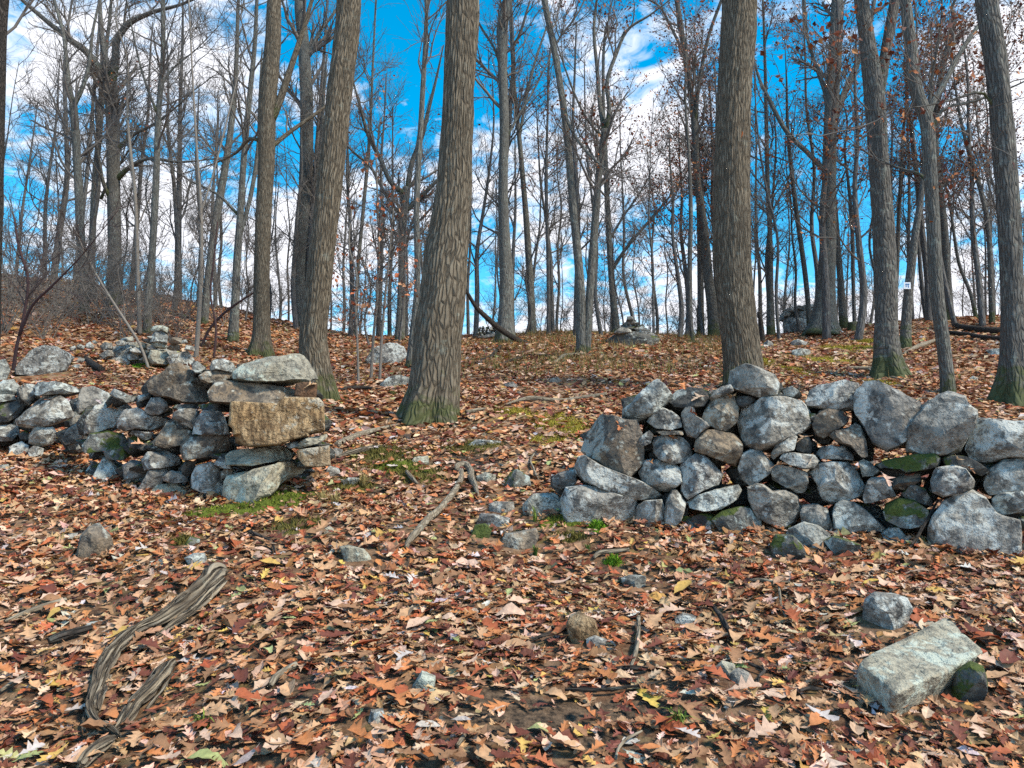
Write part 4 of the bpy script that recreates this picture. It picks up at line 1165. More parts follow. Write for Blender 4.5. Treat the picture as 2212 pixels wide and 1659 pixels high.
# --- far trees on and behind the ridge: a few built trees, copied
def proto_tree(seed, H, r, leafy=False, cr=(18, 85, 250), ln=(2.6, 1.5, 0.9), t0=.25):
    rg = np.random.default_rng(seed)
    n = 7; x = np.cumsum(rg.normal(0, 0.14, n)); y = np.cumsum(rg.normal(0, 0.14, n)); z = np.linspace(-0.3, H, n)
    path = np.stack([x - x[0], y - y[0], z, r * np.linspace(1, 0.22, n)], -1)
    V, q, t, bkv, m = limb_mesh('trunk', path, 8, M_BARK['f'], wob=.03, seed=seed, nr=26, lobes=.3)
    tm = build_mesh('trunk', V, quads=q, tris=t, vec=bkv, mat=m)
    lst, orders = crown_data(path, cr, rg, t0=t0, lens=ln, rmin=0.0055)
    V, q = join_tubes(lst)
    cm = build_mesh('crown', V, quads=q, mat=M_TW['n'])
    lm = None
    if leafy:
        V, t, c = hang_leaves(orders, 900, .12, rg)
        lm = build_mesh('leaves', V, tris=t, col=c, smooth=False, mat=M_HANG)
    return tm, cm, lm
PROT = []
PROT = [proto_tree(70 + i, 11 + 1.2 * (i % 4), 0.09 + 0.025 * (i % 3), i >= 6) for i in range(9)]
rt = random.Random(21)
def copy_tree(i, X, Y, sc, label, group):
    tm, cm, lm = PROT[i]
    root = bpy.data.objects.new('tree', None); COL.objects.link(root)
    root.location = (X, Y, float(G(X, Y))); root.scale = (sc, sc, sc); root.rotation_euler = (rt.uniform(-.05, .05), rt.uniform(-.05, .05), rt.uniform(0, 6.28))
    tag(root, label, 'tree', group)
    obj('trunk', tm, root); c = obj('crown', cm, root); c['kind'] = 'stuff'
    if lm is not None: l = obj('leaves', lm, root); l['kind'] = 'stuff'
PROT += [proto_tree(170 + i, 6.5 + 1.1 * i, 0.04 + .006 * i, False, (16, 70, 200), (1.5, 1.0, .6), .15) for i in range(4)]
ORD = ['', 'first', 'second', 'third', 'fourth', 'fifth', 'sixth', 'seventh', 'eighth', 'ninth', 'tenth', 'eleventh', 'twelfth', 'thirteenth', 'fourteenth', 'fifteenth', 'sixteenth', 'seventeenth', 'eighteenth', 'nineteenth', 'twentieth', 'twenty first', 'twenty second', 'twenty third']
LAND = [(-200, 'the left picture edge'), (114, 'the gnarled oak'), (200, 'the forked pale sapling'), (262, 'the mossy footed oak'), (330, 'the leaning ridged trunk'), (452, 'the central oak'), (508, 'the broad footed grey trunk'), (585, 'the crossed trunks'), (732, 'the broad ridged trunk'), (828, 'the big smooth grey tree'), (886, 'the plated trunk'), (937, 'the kinked slender trunk')]
cnt = {}
N_FAR = 130
for k in range(N_FAR):
    pxx = -40 + 1104 * (k + rt.uniform(0.1, 0.9)) / N_FAR
    Y = rt.uniform(31, 58) if k % 3 else rt.uniform(27, 33)
    X = (pxx - 512) / FPX * Y / CP
    if k % 5 in (1, 3): i = rt.randrange(9, 13)
    elif pxx > 560: i = rt.choice([0, 1, 2, 6, 7, 8])
    else: i = rt.randrange(6)
    nm = ['left part', 'middle part', 'right part'][min(2, int(max(0, pxx) / 342))]
    lf = 'sapling' if i > 8 else 'rusty leaved tree' if i >= 6 else 'bare tree'
    lm_ = max([m for m in LAND if m[0] < pxx], key=lambda m: m[0], default=(0, 'the picture edge'))
    cnt[lm_[1], lf] = cnt.get((lm_[1], lf), 0) + 1
    lab = f'{ORD[cnt[lm_[1], lf]]} thin {lf} on the far ridge right of {lm_[1]}'
    copy_tree(i, X, Y, rt.uniform(0.7, 1.25), lab, f'far ridge trees, {nm}')

# --- bare shrubs and brush
def proto_shrub(seed, H):
    rg = np.random.default_rng(seed)
    m = 9; K = 6
    P = np.zeros((m, K, 3)); d = rg.normal(0, 0.45, (m, 3)); d[:, 2] = 1; d /= np.linalg.norm(d, axis=1, keepdims=True)
    P[:, 0] = rg.normal(0, 0.12, (m, 3)) * [1, 1, 0] - [0, 0, .08]
    for s in range(1, K):
        d = d + rg.normal(0, .16, (m, 3)); d /= np.linalg.norm(d, axis=1, keepdims=True)
        P[:, s] = P[:, s - 1] + d * H / (K - 1) * rg.uniform(.7, 1.1, (m, 1))
    R = np.full((m, 1), 0.016) * np.linspace(1, .4, K)[None]
    b, rb = spawn(P, R, 70, .15, 1, H * .3, H * .55, .75, .1, .25, .6, .005, rg, 5)
    c, rc = spawn(b, rb, 260, .1, 1, H * .12, H * .28, .7, .05, .25, .6, .0042, rg, 4)
    e, re_ = spawn(c, rc, 420, .1, 1, H * .06, H * .15, .7, .0, .25, .7, .0036, rg, 3)
    V, q = tubes(P, R, 5); st = build_mesh('stems', V, quads=q, mat=M_TW['g'])
    V, q = join_tubes([(b, rb, 3), (c, rc, 3), (e, re_, 3)]); tw = build_mesh('twigs', V, quads=q, mat=M_TW['g'])
    return st, tw
SHR = [proto_shrub(300 + i, 2.2 + .3 * i) for i in range(4)]
def shrub(x, y, sc, label, group, Y=None):
    P = at_ground(x / SF, y / SF) if Y is None else None
    if P is None:
        X = (x / SF - 512) / FPX * Y / CP; P = np.array([X, Y, float(G(X, Y))])
    root = bpy.data.objects.new('bare_shrub', None); COL.objects.link(root); root.location = tuple(P)
    root.scale = (sc, sc, sc); root.rotation_euler = (0, 0, rt.uniform(0, 6.28))
    tag(root, label, 'shrub', group)
    i = rt.randrange(4)
    a = obj('stems', SHR[i][0], root); a['kind'] = 'stuff'
    b = obj('twigs', SHR[i][1], root); b['kind'] = 'stuff'
for kk, (x, y, sc) in enumerate(sorted([(10,720,.9),(95,735,.7),(130,690,.9),(205,700,.9),(240,690,.9),(270,735,.65),(300,690,.9),(345,700,.85),(375,740,.65),(400,690,.9),(480,700,.8),(20,650,1.0),(110,640,1.0)])):
    shrub(x, y, sc, ORD[kk + 1] + ' tangled leafless shrub from the left on the slope behind the wall', 'tangled shrubs behind the left wall')
for k in range(22):
    x = 520 + k * 78 + rt.uniform(-30, 30)
    shrub(x, 0, rt.uniform(.55, .95), ORD[k + 1] + ' clump of low bare brush from the left along the ridge line', 'brush along the ridge', Y=rt.uniform(33, 38))

# ------------------------------------------------------------------ logs, sticks
STICKS = []
def ground_stick(label, crop, pts, bark='y', name='stick', cat='stick', S=9, lift=0.5, ridge=0.0, nr=None, wob=.06, parent=None, jag=False):
    path = []
    for (x, y, w) in pts:
        a, b = px(crop, x, y); P = at_ground(a, b)
        r = 0.5 * w * CROPS[crop][2] / 4.0 * pxm(P) * (1.15 if w * CROPS[crop][2] > 20 else 1.3)
        path.append([P[0], P[1], P[2] + r * lift * 2 - 0.2 * r + 0.02, r])
    for q_ in smooth_path(path, 24): STICKS.append((q_[0], q_[1], q_[3] + .012))
    base = np.array(path[0][:3])
    data = limb_mesh(name, path, S, M_BARK[bark], ridge=ridge, lobes=0, wob=wob, seed=int(pts[0][0]), nr=nr or max(14, len(pts) * 7), nfreq=3.0)
    V, q, t, bkv, mat = data
    o = obj(name, build_mesh(name, V - base[None], quads=q, tris=t, vec=bkv, mat=mat), parent, loc=tuple(base) if parent is None else None)
    if label: tag(o, label, cat, 'fallen sticks and branches')
    return o
def log_thing(label, strands, crop='LB', bark='w'):
    root = None
    for i, st in enumerate(strands):
        st = [(x + rnd.uniform(-5, 5), y + rnd.uniform(-5, 5), w * rnd.uniform(.82, 1.08)) for x, y, w in st]
        o = ground_stick(None, crop, st, bark, 'log' if i == 0 else 'split_strand', S=44, ridge=0.011, nr=130, wob=.17, lift=.5)
        if i == 0: root = o; tag(o, label, 'log')
        else:
            loc = o.location.copy(); o.parent = root; o.location = loc - root.location
log_thing('long curved weathered grey log at the lower left', [
    [(1425,335,55),(1390,345,80),(1300,440,88),(1150,560,82),(1020,650,66),(900,705,60),(800,770,72),(720,860,76),(655,980,80),(620,1080,74),(590,1170,66),(575,1240,62),(610,1300,58),(680,1350,50),(750,1385,26)],
    [(1415,400,46),(1330,480,54),(1210,590,50),(1090,680,46),(985,735,24)],
    [(690,1000,30),(650,1090,44),(630,1160,46),(620,1220,36)],
    [(1340,370,14),(1240,470,26),(1120,580,24),(1040,640,10)],
    [(800,745,10),(740,820,24),(690,920,26),(668,970,10)],
    [(560,1180,12),(535,1250,26),(525,1310,24),(530,1360,8)]])
log_thing('shorter straight split log beside the curved weathered log', [[(1095,910,50),(1050,965,80),(960,1080,80),(850,1200,74),(770,1300,60),(730,1345,30)],[(1060,915,14),(990,1010,30),(900,1120,28),(850,1180,8)],[(1110,960,10),(1060,1040,26),(980,1140,26),(930,1200,8)]])
log_thing('log end leaving the bottom edge below the curved weathered log', [[(715,1410,46),(660,1450,72),(590,1510,80),(500,1600,80)]])
ground_stick('short dark rotten log left of the curved weathered log', 'LB', [(305,785,34),(360,765,46),(440,738,46),(520,715,40),(575,695,26)], 'k', 'log', 'log', S=14)
ground_stick('short pale barkless stick right of the split log', 'LB', [(1705,1070,34),(1740,1020,40),(1800,975,40),(1868,935,36)], 'y', S=12)
ground_stick('pale stick at the left edge level with the log', 'LB', [(30,650,18),(180,590,26),(300,550,30),(415,512,26)], 'y')
ground_stick('thin pale stick at the left edge below the dark rotten log', 'LB', [(0,1090,16),(90,1030,20),(185,968,14)], 'y')
ground_stick('thin dark bent twig below the mossy mound by the left wall', 'LB', [(1540,35,20),(1590,80,20),(1650,105,18),(1715,140,16),(1735,195,10)], 'k')
ground_stick('long pale curved stick lying on the path in the opening', 'MC', [(722,1210,20),(750,1160,36),(790,1115,40),(870,1020,42),(950,950,38),(1010,880,34),(1070,790,30),(1098,720,26),(1095,680,28)], 'y', S=14)
ground_stick('hooked grey branch at the upper end of the long pale stick', 'MC', [(1065,670,22),(1085,645,32),(1120,640,34),(1150,665,36),(1165,730,34),(1190,780,28),(1212,845,12)], 'y', S=12)
ground_stick('broken log pointing up the slope right of the tan pillar', 'MC', [(255,505,40),(350,458,36),(440,422,30),(540,388,20),(665,352,10)], 'y', S=12)
ground_stick('thin weathered rail lying on moss right of the tan pillar', 'MC', [(255,590,20),(330,565,30),(420,540,28),(545,503,14)], 'w', S=12)
ground_stick('stubby root end poking out left of the long pale stick', 'MC', [(725,685,20),(755,725,26),(800,765,14)], 'y')
ground_stick('long pale fallen branch across the slope right of the central trunk', 'MC', [(1400,215,8),(1480,195,18),(1560,185,28),(1700,188,20),(1850,182,18),(1960,168,20),(2085,150,20)], 'y', S=10)
ground_stick('thin curved twig standing out near the right wall end', 'MC', [(1655,500,8),(1600,550,10),(1570,595,11),(1590,660,12),(1640,765,10)], 'y')
ground_stick('dark stick behind the tan pillar by the trunk foot', 'MC', [(270,118,14),(330,108,22),(440,106,20),(545,112,10)], 'k')
ground_stick('pale root stub at the right foot of the central trunk', 'MC', [(1130,278,26),(1190,262,22),(1260,243,10)], 'y')
ground_stick('upright looking grey twig near the centre right', 'MB', [(1850,430,18),(1848,550,20),(1832,650,22),(1803,735,16)], 'y')
ground_stick('long dark twig lying across the lower right', 'MB', [(1415,868,12),(1520,868,18),(1640,868,18),(1800,850,14),(1950,820,12),(2065,785,8)], 'k')
ground_stick('thick dark twig at the end of the upright twig', 'MB', [(1690,738,14),(1780,735,20),(1850,742,24),(1905,733,12)], 'k')
ground_stick('brown stick behind the tan angular rock', 'MB', [(1190,575,14),(1320,532,20),(1432,503,16)], 'k')
ground_stick('thin dark stick in the leaves left of centre', 'MB', [(90,445,10),(160,422,14),(240,405,14),(340,370,12),(435,335,10)], 'k')
ground_stick('short pale stick at the bottom edge left of centre', 'MB', [(780,1215,20),(815,1150,22),(842,1108,14)], 'y')
ground_stick('curved grey stick at the bottom edge right of centre', 'MB', [(1715,1280,14),(1735,1210,14),(1775,1165,16),(1870,1108,10)], 'y')
ground_stick('dark branch end at the very bottom left of centre', 'MB', [(490,1220,18),(545,1255,24),(600,1290,24)], 'k')
ground_stick('grey stick beside the bright moss cushion before the right wall', 'MB', [(1585,72,14),(1620,48,22),(1700,42,20),(1795,28,18)], 'y')
ground_stick('long dark twig slanting down through the lower right leaves', 'RB', [(20,325,8),(55,400,10),(100,440,12),(210,520,16),(270,590,22),(330,690,26),(372,752,16)], 'k')
ground_stick('forked twig below the front rocks of the right wall', 'RB', [(470,382,14),(540,382,20),(620,395,18),(730,395,12)], 'y')
ground_stick('thin twig hanging from the forked twig', 'RB', [(658,400,14),(665,470,13),(675,540,12),(712,645,10)], 'y')
ground_stick('bent twig left of the tilted slab', 'RB', [(400,825,10),(430,880,14),(480,925,16),(565,962,16),(540,1000,14),(522,1055,10)], 'k')
ground_stick('short dark twig under the bent twig', 'RB', [(790,1092,14),(850,1085,20),(940,1085,10)], 'k')
ground_stick('long thin twig in the leaves below the bent twig', 'RB', [(515,1085,8),(600,1140,10),(700,1182,10),(850,1262,6)], 'k')
ground_stick('pale fallen limb right of the mossy plated trunk', 'F', [(1952,768,4),(1975,757,7),(2000,748,8),(2022,738,5)], 'y')
ground_stick('dark log on the right ridge', 'F', [(2065,708,8),(2100,716,12),(2140,722,14),(2185,722,12)], 'k', 'log', 'log')
ground_stick('second dark log behind it on the right ridge', 'F', [(2050,722,6),(2090,728,8),(2130,735,8),(2180,738,7)], 'k', 'log', 'log')
ground_stick('root like branch at the foot of the plated trunk', 'F', [(1800,812,4),(1840,800,6),(1880,803,8),(1905,815,6)], 'y')
ground_stick('thin branch snaking before the plated trunk', 'F', [(1875,800,4),(1900,815,5),(1935,822,5),(1975,838,3)], 'y')
ground_stick('crooked dead branch on the slope under the crossed trunks', 'F', [(1080,790,3),(1120,778,5),(1170,772,5),(1210,775,3)], 'k')
ground_stick('pale dead branch on the slope under the crossed trunks', 'F', [(1155,800,3),(1200,785,5),(1235,770,5),(1262,768,4)], 'y')
ground_stick('forked dark dead branch right of the central trunk', 'F', [(1035,783,4),(1055,778,6),(1070,765,6),(1082,750,4)], 'k')
ground_stick('thin fallen branch left of the cone shaped cairn', 'F', [(1330,765,3),(1312,745,4),(1290,705,4),(1270,680,3)], 'y')
ground_stick('dark short log between the left boulder and its cairn', 'K', [(545,305,20),(580,345,36),(640,385,40)], 'k', 'log', 'log')

def standing_stick(label, pts, bark, name='stick'):
    """stick leaning up from the ground: (x, y, w, Y)"""
    path = []
    for (x, y, w, Y) in pts:
        P = at_Y(x / SF, y / SF, Y); path.append([P[0], P[1], P[2], .5 * w / SF * pxm(P)])
    base = np.array(path[0][:3])
    V, q, t, bkv, mat = limb_mesh(name, path, 10, M_BARK[bark], wob=.05, seed=int(pts[0][0]), nr=30)
    tag(obj(name, build_mesh(name, V - base[None], quads=q, tris=t, vec=bkv, mat=mat), loc=tuple(base)), label, 'branch')
bY = at_ground(1142 / SF, 742 / SF)[1]
standing_stick('dark dead branch leaning up against the central trunk from the slope', [(1142,744,12,bY),(1120,735,12,bY - .1),(1082,712,12,bY - .4),(1050,685,11,bY - .7),(1030,665,9,bY - .9),(1008,630,7,bY - 1.2)], 'k', 'dead_branch')
sx0, sy0 = px('R', 1150, 1595)
gY = at_ground(sx0, sy0)[1]
def rp(x, y, w, Y): a, b = px('R', x, y); return (a * SF, b * SF, w * .5426 / 4 * SF, Y)
standing_stick('grey stick propped against the right wall beside the big bottom stone', [rp(1140, 1605, 22, gY), rp(1220, 1490, 24, gY + .05), rp(1300, 1350, 22, gY + .12), rp(1385, 1200, 14, gY + .2)], 'k')

# ------------------------------------------------------------------ moss, grass, fern, undergrowth
MOSS = [ # x, y, rx, ry in the 2212 frame, colour
 (590,1085,75,20,'g'),(480,1108,70,11,'g'),(640,1140,60,14,'o'),(820,990,80,24,'o'),(905,1025,70,18,'o'),(870,1010,60,12,'g'),(1210,912,60,14,'y'),(1120,892,45,8,'y'),(1250,935,40,10,'y'),
 (1690,797,40,11,'y'),(1760,775,60,9,'y'),(1830,752,60,8,'y'),(1880,738,45,6,'y'),(1215,1132,50,9,'g'),(1290,1143,18,8,'b'),(1325,1219,18,8,'b'),(310,793,26,6,'b'),(348,790,24,5,'o'),
 (708,862,36,7,'o'),(1020,968,60,12,'o'),(1225,1165,40,8,'o'),(760,1050,50,14,'o'),(1640,780,30,6,'y'),(1915,830,30,5,'y'),(560,1058,60,8,'g'),(1180,950,40,8,'y'),(400,1170,20,6,'o')]
MC_ = {'g': (0.10, 0.125, 0.014), 'o': (0.115, 0.10, 0.024), 'y': (0.29, 0.235, 0.035), 'b': (0.115, 0.22, 0.014)}
MOSS_W = []
def make_moss():
    Vs, Ts, Cs = [], [], []; o = 0
    rg = np.random.default_rng(44)
    for (x, y, rx, ry, c) in MOSS:
        P = at_ground(x / SF, y / SF); A = at_ground((x + rx) / SF, y / SF); B1 = at_ground(x / SF, (y + ry) / SF); B2 = at_ground(x / SF, (y - ry) / SF)
        a = abs(A[0] - P[0]) * 1.15; b = abs(B2[1] - B1[1]) / 2 * 1.15
        cy = (B1[1] + B2[1]) / 2
        hgt = 0.06 if c in 'gb' else 0.028
        MOSS_W.append((P[0], cy, a, b))
        nr_, na = 12, 40
        r = np.linspace(0, 1, nr_)[:, None]; t = np.linspace(0, 6.283, na, endpoint=False)[None, :]
        wv = 1 + .22 * np.sin(3 * t + x) + .16 * np.sin(5 * t + y) + .1 * np.sin(9 * t)
        X = P[0] + a * r * wv * np.cos(t); Y = cy + b * r * wv * np.sin(t)
        Z = G(X, Y) - 0.012 + hgt * (1 - r ** 2.5) * (0.7 + 0.3 * np.sin(23 * X) * np.sin(19 * Y)) + 0.006 * np.sin(70 * X + 3) * np.sin(61 * Y) * (1 - r)
        V = np.stack([X, Y, Z], -1).reshape(-1, 3)
        i = np.arange(nr_ - 1)[:, None] * na; j = np.arange(na)[None]; jn = (j + 1) % na
        q = np.stack([i + j, i + jn, i + na + jn, i + na + j], -1).reshape(-1, 4)
        Vs.append(V); Ts.append(np.concatenate([q[:, [0, 1, 2]], q[:, [0, 2, 3]]]) + o); o += len(V)
        Cs.append(np.tile(np.array(MC_[c]), (len(V), 1)))
        n = int(min(2600, max(300, a * b * 3.14 * 2600)))
        rr = np.sqrt(rg.uniform(0, 1.15, n)); tt = rg.uniform(0, 6.283, n)
        bx = P[0] + a * rr * np.cos(tt); by = cy + b * rr * np.sin(tt)
        bz = G(bx, by) - .012 + hgt * np.clip(1 - rr ** 2.5, 0, 1) * .8
        h = (0.022 if c in 'gb' else 0.035) * rg.uniform(.5, 1.5, n); w = 0.0035 * rg.uniform(.7, 1.6, n) * (1 + P[1] / 12)
        dx = rg.normal(0, .6, n) * h; dy_ = rg.normal(0, .6, n) * h; an = rg.uniform(0, 3.14, n)
        v = np.stack([np.stack([bx - w * np.cos(an), by - w * np.sin(an), bz], -1), np.stack([bx + w * np.cos(an), by + w * np.sin(an), bz], -1), np.stack([bx + dx, by + dy_, bz + h], -1)], 1)
        Vs.append(v.reshape(-1, 3)); Ts.append(np.arange(n * 3).reshape(n, 3) + o); o += n * 3
        Cs.append(np.repeat(np.array(MC_[c])[None] * rg.uniform(.6, 1.7, (n, 1)), 3, 0))
    ob = obj('moss', build_mesh('moss', np.concatenate(Vs), tris=np.concatenate(Ts), col=np.concatenate(Cs), mat=M_MOSS))
    tag(ob, 'patches of green and yellow moss on the forest floor', 'moss', kind='stuff')
make_moss()

def grass_tuft(label, crop, x, y, hpx, n, col, spread=.7):
    P = at_ground(*px(crop, x, y)); s = CROPS[crop][2] / 4 * pxm(P)
    rg = np.random.default_rng(int(x)); V = [[0, 0, -.01]]; T = []; C = [[c * .6 for c in col]]
    for i in range(n):
        a = rg.uniform(0, 6.28); L = hpx * s * rg.uniform(.6, 1.2); lean = rg.uniform(.1, spread); w = .0035
        d = np.array([math.cos(a), math.sin(a), 0]); pz = np.array([-d[1], d[0], 0]) * w
        p1 = d * .012; p2 = d * L * lean * .45 + [0, 0, L * .6]; p3 = d * L * lean * 1.1 + [0, 0, L * (1 - lean * .5)]
        b = len(V); V += [list(p1 + pz), list(p1 - pz), list(p2 + pz * .8), list(p2 - pz * .8), list(p3)]
        T += [[0, b, b + 1], [b, b + 2, b + 1], [b + 1, b + 2, b + 3], [b + 2, b + 4, b + 3]]
        cc = np.array(col) * rg.uniform(.6, 1.4); C += [list(cc)] * 5
    tag(obj('grass_tuft', build_mesh('grass_tuft', np.array(V), tris=T, col=np.array(C), smooth=False, mat=M_MOSS), loc=tuple(P)), label, 'grass', 'grass tufts')
GG = (.16, .22, .04); GD = (.36, .28, .11); GN = (.07, .14, .025)
grass_tuft('thin grass tuft in front of the pale lichened stone', 'MC', 1600, 1000, 110, 16, GG)
grass_tuft('dark green grass tuft before the right wall', 'MC', 1600, 1245, 90, 40, GN)
grass_tuft('dry straw coloured grass clump beside the tan pillar', 'MC', 430, 770, 130, 60, GD, 1.2)
grass_tuft('lower dry grass clump on the bank by the left wall', 'MC', 240, 900, 130, 60, GD, 1.2)
grass_tuft('left dry grass clump on the bank', 'MC', 150, 870, 110, 45, GD, 1.2)
grass_tuft('sparse green grass tuft right of the split log', 'LB', 1290, 1290, 130, 22, GG, 1.3)
grass_tuft('small grass tuft near the moss cushion', 'MC', 1960, 1200, 70, 26, GN)
grass_tuft('drooping grass at the bottom edge right of centre', 'MB', 2090, 1060, 150, 22, GG, 1.2)

def fern(label, crop, x, y, lpx):
    P = at_ground(*px(crop, x, y)); s = CROPS[crop][2] / 4 * pxm(P)
    root = bpy.data.objects.new('fern', None); COL.objects.link(root); root.location = tuple(P); tag(root, label, 'fern', 'small ferns')
    for f in range(5):
        a = f * 1.256 + x; L = lpx * s; V, T = [], []
        d = np.array([math.cos(a), math.sin(a), 0]); pz = np.array([-d[1], d[0], 0])
        for i in range(8):
            t = i / 7; c = d * L * t + np.array([0, 0, .02 + L * .5 * math.sin(t * 2.2)]); w = L * .22 * math.sin(min(1, t + .15) * 2.9) + .002
            b = len(V); V += [list(c), list(c + d * L * .08), list(c + pz * w + d * L * .06), list(c - pz * w + d * L * .06)]
            T += [[b, b + 1, b + 2], [b, b + 3, b + 1]]
        me = build_mesh('frond', np.array(V), tris=T, col=np.tile([.07, .26, .05], (len(V), 1)), smooth=False, mat=M_MOSS)
        obj('frond', me, root)
fern('small bright green fern in the leaves below the left wall', 'L', 860, 1255, 70)
fern('tiny green fern right of the larger fern below the left wall', 'L', 1330, 1280, 50)
fern('small green fern left of the moss bank below the left wall', 'L', 960, 1250, 40)

def undergrowth():
    rg = np.random.default_rng(91); n = 24000
    x = rg.uniform(-9, 9.5, n); y = rg.uniform(15, 35, n)
    cx = (x / y) * FPX * CP + 512
    keep = (cx > 450) & (cx < 735) & (np.sin(x * 1.1) + np.sin(y * .8 + x * .6) + rg.normal(0, .6, n) > -.3) | (rg.uniform(0, 1, n) < .08)
    x, y = x[keep], y[keep]; n = len(x); z = G(x, y)
    h = rg.uniform(.08, .34, n); w = .007 + .004 * rg.uniform(0, 1, n); an = rg.uniform(0, 3.14, n); dx_ = rg.normal(0, .35, n) * h; dy_ = rg.normal(0, .35, n) * h
    v = np.stack([np.stack([x - w * np.cos(an), y - w * np.sin(an), z], -1), np.stack([x + w * np.cos(an), y + w * np.sin(an), z], -1), np.stack([x + dx_, y + dy_, z + h], -1)], 1)
    c = np.array([[.20, .15, .055], [.15, .16, .045], [.24, .11, .05], [.27, .20, .08]])[rg.integers(0, 4, n)]
    tag(obj('dry_undergrowth', build_mesh('dry_undergrowth', v.reshape(-1, 3), tris=np.arange(n * 3).reshape(n, 3), col=np.repeat(c, 3, 0), smooth=False, mat=M_MOSS)),
        'low dry olive undergrowth on the upper slope', 'undergrowth', kind='stuff')
undergrowth()

# ------------------------------------------------------------------ fallen leaves
def leaf_template(kind, lod, seed):
    r = np.random.default_rng(seed)
    if kind == 'red':
        t = np.array([-.18, 0, .10, .22, .30, .46, .54, .70, .78, .90, 1.0]); w = np.array([.008, .012, .05, .24, .08, .37, .10, .33, .10, .13, .005])
        sw = np.array([0, 0, 0, .05, 0, .09, 0, .10, 0, .04, 0])
    elif kind == 'white':
        t = np.array([-.1, 0, .12, .24, .34, .48, .58, .72, .82, .93, 1.0]); w = np.array([.008, .02, .07, .17, .09, .26, .13, .29, .17, .19, .06])
        sw = np.array([0, 0, 0, .05, 0, .06, 0, .05, 0, .02, 0])
    else:
        t = np.array([-.12, 0, .1, .22, .36, .5, .64, .78, .9, 1.0]); w = np.array([.008, .02, .12, .20, .26, .28, .25, .18, .09, .005]); sw = t * 0
    if lod < 2:
        w = w * np.where(w > .03, r.uniform(.72, 1.2, len(w)), 1) * r.uniform(.7, 1.05); sw = sw * r.uniform(.5, 1.5); t = t + np.where((t > .02) & (t < .98), r.normal(0, .015, len(t)), 0)
        skew = r.uniform(.75, 1.2)
    else: skew = 1.0
    if lod == 1:
        k = [1, 3, 4, 5, 6, 7, 10] if kind != 'oval' else [1, 3, 5, 7, 9]
        t, w, sw = t[k], w[k], sw[k]
    if lod == 3:
        t = np.array([0, .3, .42, .65, 1.0]); w = np.array([.03, .28, .14, .34, .05]); sw = np.array([0, .05, 0, .08, 0])
    if lod in (2, 4):
        t = np.array([0, .5, 1.0]); w = np.array([.05, .30, .06]); sw = t * 0
    cu = r.uniform(-.3, 1.2); be = r.uniform(-.6, .6); tw = r.uniform(-.6, .6); fo = r.uniform(-.1, .45)
    V = []
    for i in range(len(t)):
        for s in (-1, 0, 1):
            x = s * w[i] * r.uniform(.8, 1.2) * (skew if s > 0 else 1) + .12 * be * (t[i] - .4) ** 2; y = t[i] + sw[i] * abs(s) + r.normal(0, .012)
            z = cu * 1.2 * x * x + fo * abs(x) + be * (y - .45) ** 2 + tw * x * (y - .4) + r.normal(0, .018)
            V.append((x, y - .45, z))
    V = np.array(V); n = len(t)
    if lod == 4: return V[[1, 3, 7, 5]], np.array([[0, 1, 2, 3]])
    i = np.arange(n - 1)[:, None] * 3
    q = np.concatenate([i + np.array([[0, 1, 4, 3]]), i + np.array([[1, 2, 5, 4]])])
    return V, q
PAL = [('tan', (.43, .255, .14)), ('orange brown', (.41, .16, .06)), ('pinkish pale', (.52, .345, .245)), ('dark red brown', (.135, .042, .026)), ('rust red', (.31, .085, .035)),
       ('golden yellow', (.46, .29, .08)), ('pale green', (.28, .30, .12)), ('greyish white', (.46, .40, .37)), ('brown', (.25, .13, .066))]
PW = np.array([.25, .15, .16, .15, .10, .02, .012, .015, .17]); PW /= PW.sum()
PALC = np.array([c for _, c in PAL])
def thin(x, y, rg):
    keep = np.ones(len(x), bool)
    u = rg.uniform(0, 1, len(x))
    for (a, b, c, d) in MOSS_W:
        r = ((x - a) / (c + .03)) ** 2 + ((y - b + .05) / (d + .08)) ** 2
        keep &= ~((r < 1.0) & (u > .14 + .35 * r))
    for (a, b, c, d) in SOILW:
        r = ((x - a) / c) ** 2 + ((y - b) / d) ** 2
        keep &= ~((r < 1.0) & (u > .25 + .5 * r))
    for (a, b, c) in ROCK_SPOTS:
        keep &= ~(((x - a) ** 2 + (y - b + c * .35) ** 2) < (c * .95 + .01) ** 2)
    for (a, b, c) in STICKS:
        if b < 16: keep &= ~((np.abs(x - a) < c) & (np.abs(y - b) < c) & (u > .12))
    # worn trail through the gap, going up to the right
    tx = -0.35 + 0.10 * (y - 6) + 0.012 * np.clip(y - 8, 0, None) ** 2
    tr = np.abs(x - tx) < 0.45
    keep &= ~(tr & (y > 5) & (u > .55))
    return keep
def basis(n, x, y, rg, tilt):
    e = 0.02
    gx = (G(x + e, y) - G(x - e, y)) / (2 * e); gy = (G(x, y + e) - G(x, y - e)) / (2 * e)
    N = np.stack([-gx, -gy, np.ones(n)], -1) + np.concatenate([rg.normal(0, tilt, (n, 2)), np.zeros((n, 1))], 1)
    N /= np.linalg.norm(N, axis=1, keepdims=True)
    a = rg.uniform(0, 6.283, n); d = np.stack([np.cos(a), np.sin(a), np.zeros(n)], -1)
    Yv = d - (d * N).sum(1, keepdims=True) * N; Yv /= np.linalg.norm(Yv, axis=1, keepdims=True)
    Xv = np.cross(Yv, N)
    N = np.where(rg.uniform(0, 1, (n, 1)) < .5, N, N)
    return np.stack([Xv, Yv, N], -1)           # columns
LV, LQ, LC = [], [], []; LO = [0]
